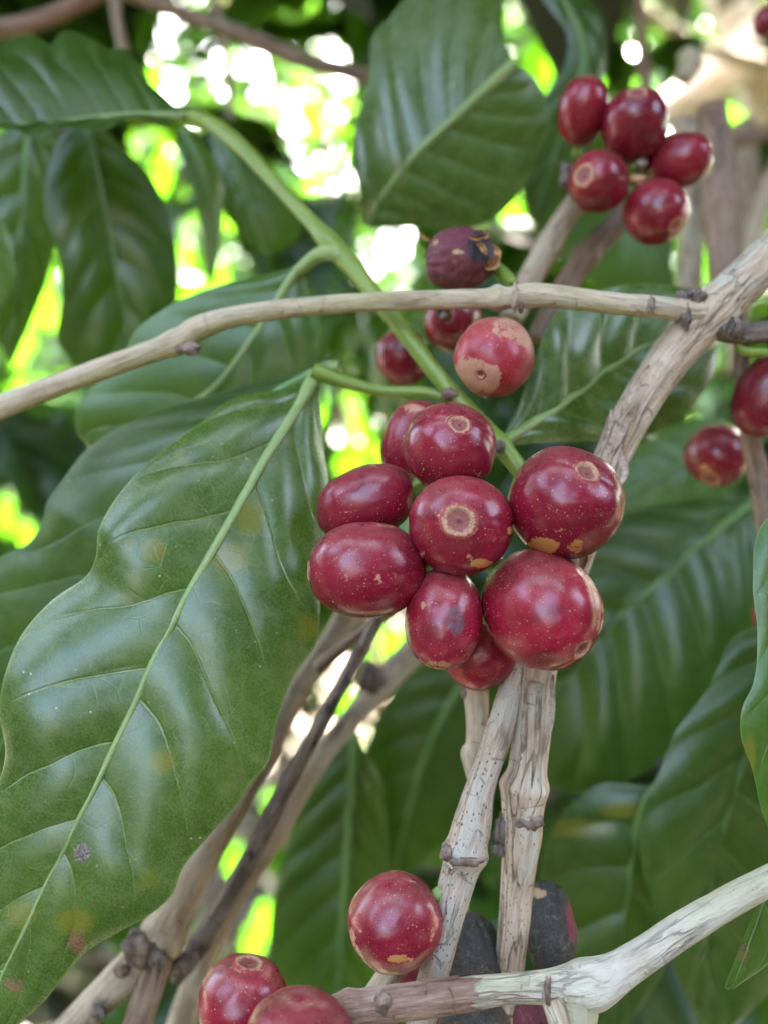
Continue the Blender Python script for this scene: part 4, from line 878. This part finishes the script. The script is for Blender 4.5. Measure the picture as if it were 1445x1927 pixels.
def template(nm, mat, nv=8, seed=0.0, droop=.25, wav=.03, wdt=.19, res=(26, 6)):
    """one coffee leaf of length 1 along +Y, face up +Z"""
    nvr, nu = res; vs, fs, lc, vph, aus, sp = [], [], [], [], [], []
    for side in (-1, 1):
        base = len(vs)
        for i in range(nvr + 1):
            v = i / nvr
            wd = wdt * (math.sin(math.pi * v ** .85) ** .8) * (1 - .35 * v ** 4) + .002
            wd *= 1 + .06 * math.sin(v * nv * 3.6 + seed + side)
            for j in range(nu + 1):
                u = j / nu
                ph = nv * (v - .15 * u) + .5 * (side > 0); f = ph - math.floor(ph)
                z = -droop * v * v + .22 * wd * math.sin(math.pi * u * .7) + .012 * math.sin(math.pi * f) * (1 - u ** 3) + wav * u * u * math.sin(v * nv * 3.3 + seed * 2 + side)
                vs.append((side * u * wd, v * (1 - .12 * droop * v), z)); lc.append((side * u * wd * 12, v * 12, seed * 3)); vph.append(ph); aus.append(u); sp.append((0, 0, 0))
        for i in range(nvr):
            for j in range(nu):
                a = base + i * (nu + 1) + j; q = (a, a + 1, a + nu + 2, a + nu + 1); fs.append(q if side > 0 else q[::-1])
    me = mesh(nm, vs, fs, {'lc': lc, 'vph': vph, 'au': aus, 'spot': sp}); me.materials.append(M[mat]); me.shade_smooth(); return me
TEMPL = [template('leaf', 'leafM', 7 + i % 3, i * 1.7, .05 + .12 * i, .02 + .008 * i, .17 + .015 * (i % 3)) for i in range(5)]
def place_leaf(root, base, direction, facing, L, me=None):
    Y = direction.normalized(); Z = (facing - Y * facing.dot(Y)).normalized(); X = Y.cross(Z)
    o = bpy.data.objects.new('leaf', me or rnd.choice(TEMPL)); col.objects.link(o); o.parent = root
    m = Matrix((X, Y, Z)).transposed().to_4x4() @ Matrix.Diagonal((L, L, L, 1)); m.translation = base - root.location
    o.matrix_basis = m
    return o
def leafy_branch(label, p0, p1, n, L=(8, 13), spread=1.0, sunny=False, gaps=True, group='blurred leafy branches behind'):
    """a lateral branch from p0 to p1 (x, y, depth) with opposite pairs of drooping leaves"""
    A, B = P(*p0), P(*p1)
    root = empty('leafy_branch', A, label, 'branch', group)
    dm = (p0[2] + p1[2]) / 2
    pts = []
    for i in range(7):
        t = i / 6; pts.append((lerp(p0[0], p1[0], t) + 10 * math.sin(t * 5 + p0[0]), lerp(p0[1], p1[1], t) + 22 * math.sin(t * 2.6), lerp(p0[2], p1[2], t), .34 * F / dm * (1.1 - .6 * t)))
    S = catmull([Vector(p) for p in pts], 24)
    if not (gaps and hits_gap([P(s.x, s.y, s.z) for s in S[::2]], 0)):
        link('stem', tube_mesh('stem', pts, 24, 8, (), .05, .03, p0[0]), M['bark_brown'], root)
    k = 0
    for i in range(n):
        for tries in range(26):
            t = rnd.random(); s = pts[int(t * 6)]
            b = P(lerp(p0[0], p1[0], t), lerp(p0[1], p1[1], t) + 22 * math.sin(t * 2.6), lerp(p0[2], p1[2], t))
            ang = rnd.uniform(-1.25, 1.25) * spread
            dv = Vector((math.sin(ang), rnd.uniform(-.5, .5), -math.cos(ang) * rnd.uniform(.5, 1)))
            fc = Vector((rnd.uniform(-.6, .6), -1, rnd.uniform(-.1, .9)))
            Lm = rnd.uniform(*L) * .01
            dn = dv.normalized()
            X = dn.cross(fc).normalized()
            if gaps and leaf_hits_gap(b, dn, X, Lm): continue
            place_leaf(root, b, dv, fc, Lm); k += 1
            break
    return root
BR = [('blurred dark branch behind the dried black cherries', (560, 1330, 34), (1150, 1420, 30), 16), ('blurred branch behind the bottom centre cherries', (420, 1560, 38), (980, 1640, 36), 18),
      ('blurred branch filling the gap below the big dark leaf', (960, 1500, 27), (1500, 1420, 30), 14), ('deep green branch behind the lower right corner', (1000, 1700, 30), (1500, 1640, 26), 14),
      ('blurred branch behind the left edge below the straw twig', (-100, 760, 30), (300, 860, 34), 12), ('shaded branch left of the dark hanging leaf', (-120, 330, 36), (360, 300, 40), 14),
      ('blurred branch behind the green shoot', (330, 330, 42), (720, 360, 38), 14), ('blurred branch behind the top centre leaf', (640, -60, 40), (1150, 20, 36), 16),
      ('branch behind the maroon cherry and the straw twig', (560, 520, 36), (1000, 520, 32), 14), ('branch behind the upper right trunk', (1080, 60, 42), (1500, 120, 46), 14),
      ('shaded branch behind the thick stem', (1000, 640, 32), (1480, 700, 36), 14), ('shaded branch behind the right edge cherries', (1150, 880, 34), (1500, 930, 30), 12),
      ('shaded branch behind the central cluster', (600, 960, 30), (1150, 1080, 28), 16), ('branch in the top left corner above the wavy leaf', (-80, -40, 42), (420, -30, 46), 14),
      ('branch showing between the top left light spots', (360, 20, 60), (720, 60, 64), 16), ('branch low behind the diagonal twigs', (200, 1480, 44), (640, 1500, 46), 16),
      ('bottom left branch below the dusty leaf', (60, 1780, 40), (520, 1820, 44), 14), ('distant branch above the upper right cherries', (1000, 180, 60), (1480, 240, 64), 16),
      ('distant branch behind the dried maroon cherry', (640, 380, 62), (1100, 420, 66), 18), ('distant branch at the left edge', (-100, 560, 62), (400, 600, 66), 18),
      ('distant branch behind the green side shoot', (420, 640, 60), (860, 700, 64), 16), ('distant branch right of the stem', (1100, 480, 62), (1500, 540, 66), 18)]
BR += [('sparse distant branch among the brightest top left spots', (220, 0, 85), (700, 40, 90), 22), ('distant branch under the brightest top left spots', (180, 160, 80), (700, 220, 88), 22),
       ('small distant branch behind the wavy leaf', (-60, 120, 84), (460, 260, 80), 18), ('distant branch above the top centre leaf', (700, -60, 84), (1200, 0, 90), 18)]
for (lb, a, b, n) in BR: leafy_branch(lb, a, b, n)
leafy_branch('sparse small leaved branch among the top left light spots', (150, 60, 52), (700, 40, 60), 70, L=(3, 5.5), spread=1.6)
leafy_branch('far fine leaved branch crossing the top left light spots', (180, 20, 84), (720, 60, 96), 98, L=(3, 6), spread=2.2)
leafy_branch('far fine leaved branch lower among the top left light spots', (160, 190, 88), (720, 200, 100), 98, L=(3, 6), spread=2.2)
leafy_branch('far fine leaved branch beside the left hanging leaf', (-40, 480, 84), (380, 520, 96), 70, L=(3.5, 7), spread=2.2)
leafy_branch('far fine leaved branch behind the dried maroon cherry', (600, 380, 84), (1020, 430, 96), 80, L=(3.5, 7), spread=2.2)
leafy_branch('far fine leaved branch below the green side shoot', (540, 720, 84), (860, 790, 96), 60, L=(3.5, 7), spread=2.2)
leafy_branch('small leaved branch under the top left light spots', (150, 210, 46), (700, 260, 54), 60, L=(3, 5.5), spread=1.6)
leafy_branch('small leaved branch right of the top centre leaf', (950, 30, 46), (1440, 60, 54), 50, L=(3, 5.5), spread=1.6)
leafy_branch('small leaved branch beside the side shoot', (560, 720, 50), (900, 800, 54), 34, L=(3, 5.5), spread=1.6)
# sunlit leaves seen through the openings, on one bush a little farther back
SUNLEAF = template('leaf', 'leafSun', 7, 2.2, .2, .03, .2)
bush = empty('coffee_bush', P(700, 1500, 110), 'sunlit yellow green coffee bush glimpsed through the gaps', 'bush')
link('stem', tube_mesh('stem', [(700, 3600, 115, 40), (690, 2400, 115, 34), (720, 1500, 112, 28), (640, 700, 110, 20), (600, 100, 110, 10)], 60, 10, (), .05, .05, 3), M['bark_brown'], bush)
k = 0
for (gx, gy, gr, kd) in GAPS:
    if kd != 'y': continue
    for q in range(1):
        d = rnd.uniform(100, 145)
        b = P(gx + rnd.uniform(-1, 1) * gr, gy - gr * 1.5 + rnd.uniform(-.3, .3) * gr, d)
        L = (gr * 3.3 + 40) * d / F * .01
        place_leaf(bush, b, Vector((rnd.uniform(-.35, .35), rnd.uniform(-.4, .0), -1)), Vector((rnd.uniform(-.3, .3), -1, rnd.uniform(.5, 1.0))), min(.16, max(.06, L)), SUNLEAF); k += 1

def crown_mesh(nm, c, r, n, L, mat, seed, test=None, flat=1.0, hang=.5, holes=(), gappy=-.22):
    rr = random.Random(seed); vs, fs = [], []
    for i in range(n):
        for tr in range(12):
            u = Vector((rr.gauss(0, 1), rr.gauss(0, 1), rr.gauss(0, 1))).normalized() * rr.random() ** .45
            p = c + Vector((u.x * r[0], u.y * r[1], u.z * r[2]))
            if noise.noise(p * (1.6 / max(r)) * 2 + Vector((seed, 0, 0))) < gappy: continue
            if test and not test(p): continue
            break
        else: continue
        l = L * rr.uniform(.7, 1.25)
        Y = Vector((rr.uniform(-1, 1), rr.uniform(-1, 1), -hang + rr.uniform(-.5, .5))).normalized()
        Z = Vector((rr.uniform(-1, 1), rr.uniform(-1, 1), rr.uniform(.2, 1.4))); Z = (Z - Y * Z.dot(Y)).normalized(); X = Y.cross(Z)
        if holes:
            mid_ = p + Y * l * .5; bad = False
            for (q, r_) in holes:
                for e in (mid_, p, p + Y * l, p + Y * l * .25, p + Y * l * .75):
                    e = e - q; e = e - sdir * e.dot(sdir)
                    if e.length < r_ + .04: bad = True
            if bad: continue
        b = len(vs)
        for (x, y, z) in ((0, 0, 0), (-.17, .3, .03), (0, .34, 0), (.17, .3, .03), (-.16, .62, .01), (0, .66, -.04), (.16, .62, .01), (0, 1, -.13)):
            vs.append(p + (X * x + Y * y + Z * z) * l)
        fs += [(b, b+2, b+1), (b, b+3, b+2), (b+1, b+2, b+5, b+4), (b+2, b+3, b+6, b+5), (b+4, b+5, b+7), (b+5, b+6, b+7)]
    me = mesh(nm, vs, fs); me.materials.append(M[mat]); me.shade_smooth(); return me
def shrub(nm, label, cat, x, y, h, r, n, L, seed, shift=0.0, zc=None, test=None, mat='leafF', rt=.03, group=None, holes=(), gappy=-.22):
    root = empty(nm, Vector((x, y, -.05)), label, cat, group)
    zc = h * .55 if zc is None else zc
    vs, fs, bk = [], [], []; N = 16; sg = 9
    for i in range(N + 1):
        t = i / N
        for k_ in range(sg):
            a = 2 * math.pi * k_ / sg; rad = rt * (1.15 - .8 * t)
            vs.append((x + .12 * r[0] * math.sin(t * 4 + seed) + math.cos(a) * rad, y + .1 * r[1] * math.cos(t * 3 + seed) + math.sin(a) * rad, -.05 + t * (zc + r[2] * .6))); bk.append((math.cos(a) * 2, math.sin(a) * 2, t * h * 20))
    for i in range(N):
        for k_ in range(sg):
            p, q = i * sg + k_, i * sg + (k_ + 1) % sg; fs.append((p, q, q + sg, p + sg))
    link('trunk', mesh('trunk', vs, fs, {'bk': bk}), M['bark_brown'], root)
    link('crown', crown_mesh('crown', Vector((x + shift, y, zc)), r, n, L, mat, seed, test, holes=holes, gappy=gappy), None, root)
    return root
def clear(p):
    q = px(p)
    for (gx, gy, gr, k_) in GAPS:
        if k_ == 'w' and gy < 900 and (q[0] - gx) ** 2 + (q[1] - gy) ** 2 < (gr * 1.0) ** 2: return False
    return True
SG = 'coffee shrubs in the distance'
SH = [(-1.25, 3.0, 2.4), (-.40, 3.2, 2.6), (.40, 3.0, 2.4), (1.3, 3.1, 2.7), (-2.1, 3.9, 2.9), (-.7, 4.1, 3.1), (.8, 4.0, 3.0), (2.1, 3.9, 2.9)]
LBS = ['hazy green coffee shrub far back on the left', 'hazy green coffee shrub far back left of the middle', 'hazy green coffee shrub far back right of the middle', 'hazy green coffee shrub far back on the right',
       'tall distant coffee shrub behind the far left one', 'tall distant coffee shrub behind the middle left ones', 'tall distant coffee shrub behind the middle right ones', 'tall distant coffee shrub behind the far right one']
for i, (x, y, h) in enumerate(SH):
    shrub('coffee_shrub', LBS[i], 'shrub', x, y, h, (.62, .5, h * .46), 1500, .16, 11 + i, test=clear, group=SG)
for i, (x, lb) in enumerate([(-2.7, 'tall leafy tree towering at the far left'), (-.95, 'tall leafy tree behind the brightest light spots'), (.9, 'tall leafy tree behind the top centre leaf'), (2.6, 'tall leafy tree towering at the far right')]):
    shrub('shade_tree', lb, 'tree', x, 4.6 + .3 * (i % 2), 5.2, (1.3, .8, 2.3), 3600, .2, 31 + i, zc=3.3, test=clear, group='tall trees in the distance')
# unseen canopy added overhead, placed to block the sun from the foreground
def over(p):
    if p.y < -.02: return False
    if p.z < CAM.z + .66 * max(p.y, .06) + .13: return False
    return True
shrub('shade_tree', 'added unseen canopy blocking the sun above the coffee branches', 'tree', 1.15, .54, 2.6, (1.05, .68, .52), 5800, .17, 41, shift=-.85, zc=1.95, test=over, mat='leafS', rt=.035, gappy=-9)
uv_ = random.Random(5)
und = link('ground_cover', crown_mesh('ground_cover', Vector((0, 1.0, .12)), (3.2, 2.8, .22), 5200, .2, 'leafS', 91, None, gappy=-.3), None)  # dark leaves added to cut warm light bounced off the ground
tag(und, 'low dark leaves added over the soil to cut its warm glow', kind='stuff')
for x, y, h, lb in ((-1.75, 1.5, 2.2, 'coffee shrub standing just outside the left border'), (1.8, 1.5, 2.3, 'coffee shrub standing just outside the right border'), (-3.0, 2.5, 2.6, 'coffee shrub well beyond the left border'), (3.1, 2.5, 2.6, 'coffee shrub well beyond the right border')):
    shrub('coffee_shrub', lb, 'shrub', x, y, h, (.7, .6, h * .47), 1500, .17, 140 + int(x * 3), group=SG)
# unseen trees added around the camera; openings aimed to shape reflected highlights
HOLES = [((-.08, -.78, .60), 14), ((-.68, -.42, .66), 15), ((.80, -.38, .56), 14), ((.25, -.55, 1.0), 11), ((-.40, -.80, .40), 10), ((-.22, -.95, .06), 12), ((-.25, -.93, .24), 13), ((.12, -.98, .10), 8), ((-.97, -.05, .30), 8), ((.5, -.85, .25), 6), ((-.5, -.85, .2), 6)]
HOLES = [(Vector(h).normalized(), math.cos(R(a))) for h, a in HOLES]
C0 = Vector((0, .13, 1.2))
def around(p):
    v = p - C0
    if v.length < .75 or p.z < .15: return False
    if p.y > .1 and abs(p.x) < .62 * p.y + .25: return False
    v.normalize()
    for h, c in HOLES:
        if v.dot(h) > c: return False
    return True
TB = [(-1.9, -.3, 3.0), (1.9, -.2, 3.0), (-.95, -1.6, 2.9), (.9, -1.7, 2.9), (0.0, -2.2, 3.4), (-2.4, -1.6, 3.6), (2.4, -1.6, 3.6)]
LB2 = ['bushy tree added out of view on the left to screen light', 'bushy tree added out of view on the right to screen light', 'bushy tree added behind the camera on the left to screen light', 'bushy tree added behind the camera on the right to screen light',
       'tall bushy tree added straight behind the camera to screen light', 'tall bushy tree added far behind on the left to screen light', 'tall bushy tree added far behind on the right to screen light']
for i, (x, y, h) in enumerate(TB):
    shrub('shade_tree', LB2[i], 'tree', x, y, h, (.95, .8, h * .52), 2600, .24, 61 + i, zc=h * .58, test=around, mat='leafS', rt=.04, group='trees added around the camera to shape the light')
shrub('shade_tree', 'wide tree added over the camera to close off the sky', 'tree', .6, -1.3, 3.4, (2.4, 1.5, .42), 4200, .24, 81, zc=2.75, test=around, mat='leafS', rt=.05, group='trees added around the camera to shape the light')  # added unseen canopy that narrows the open sky to chosen patches
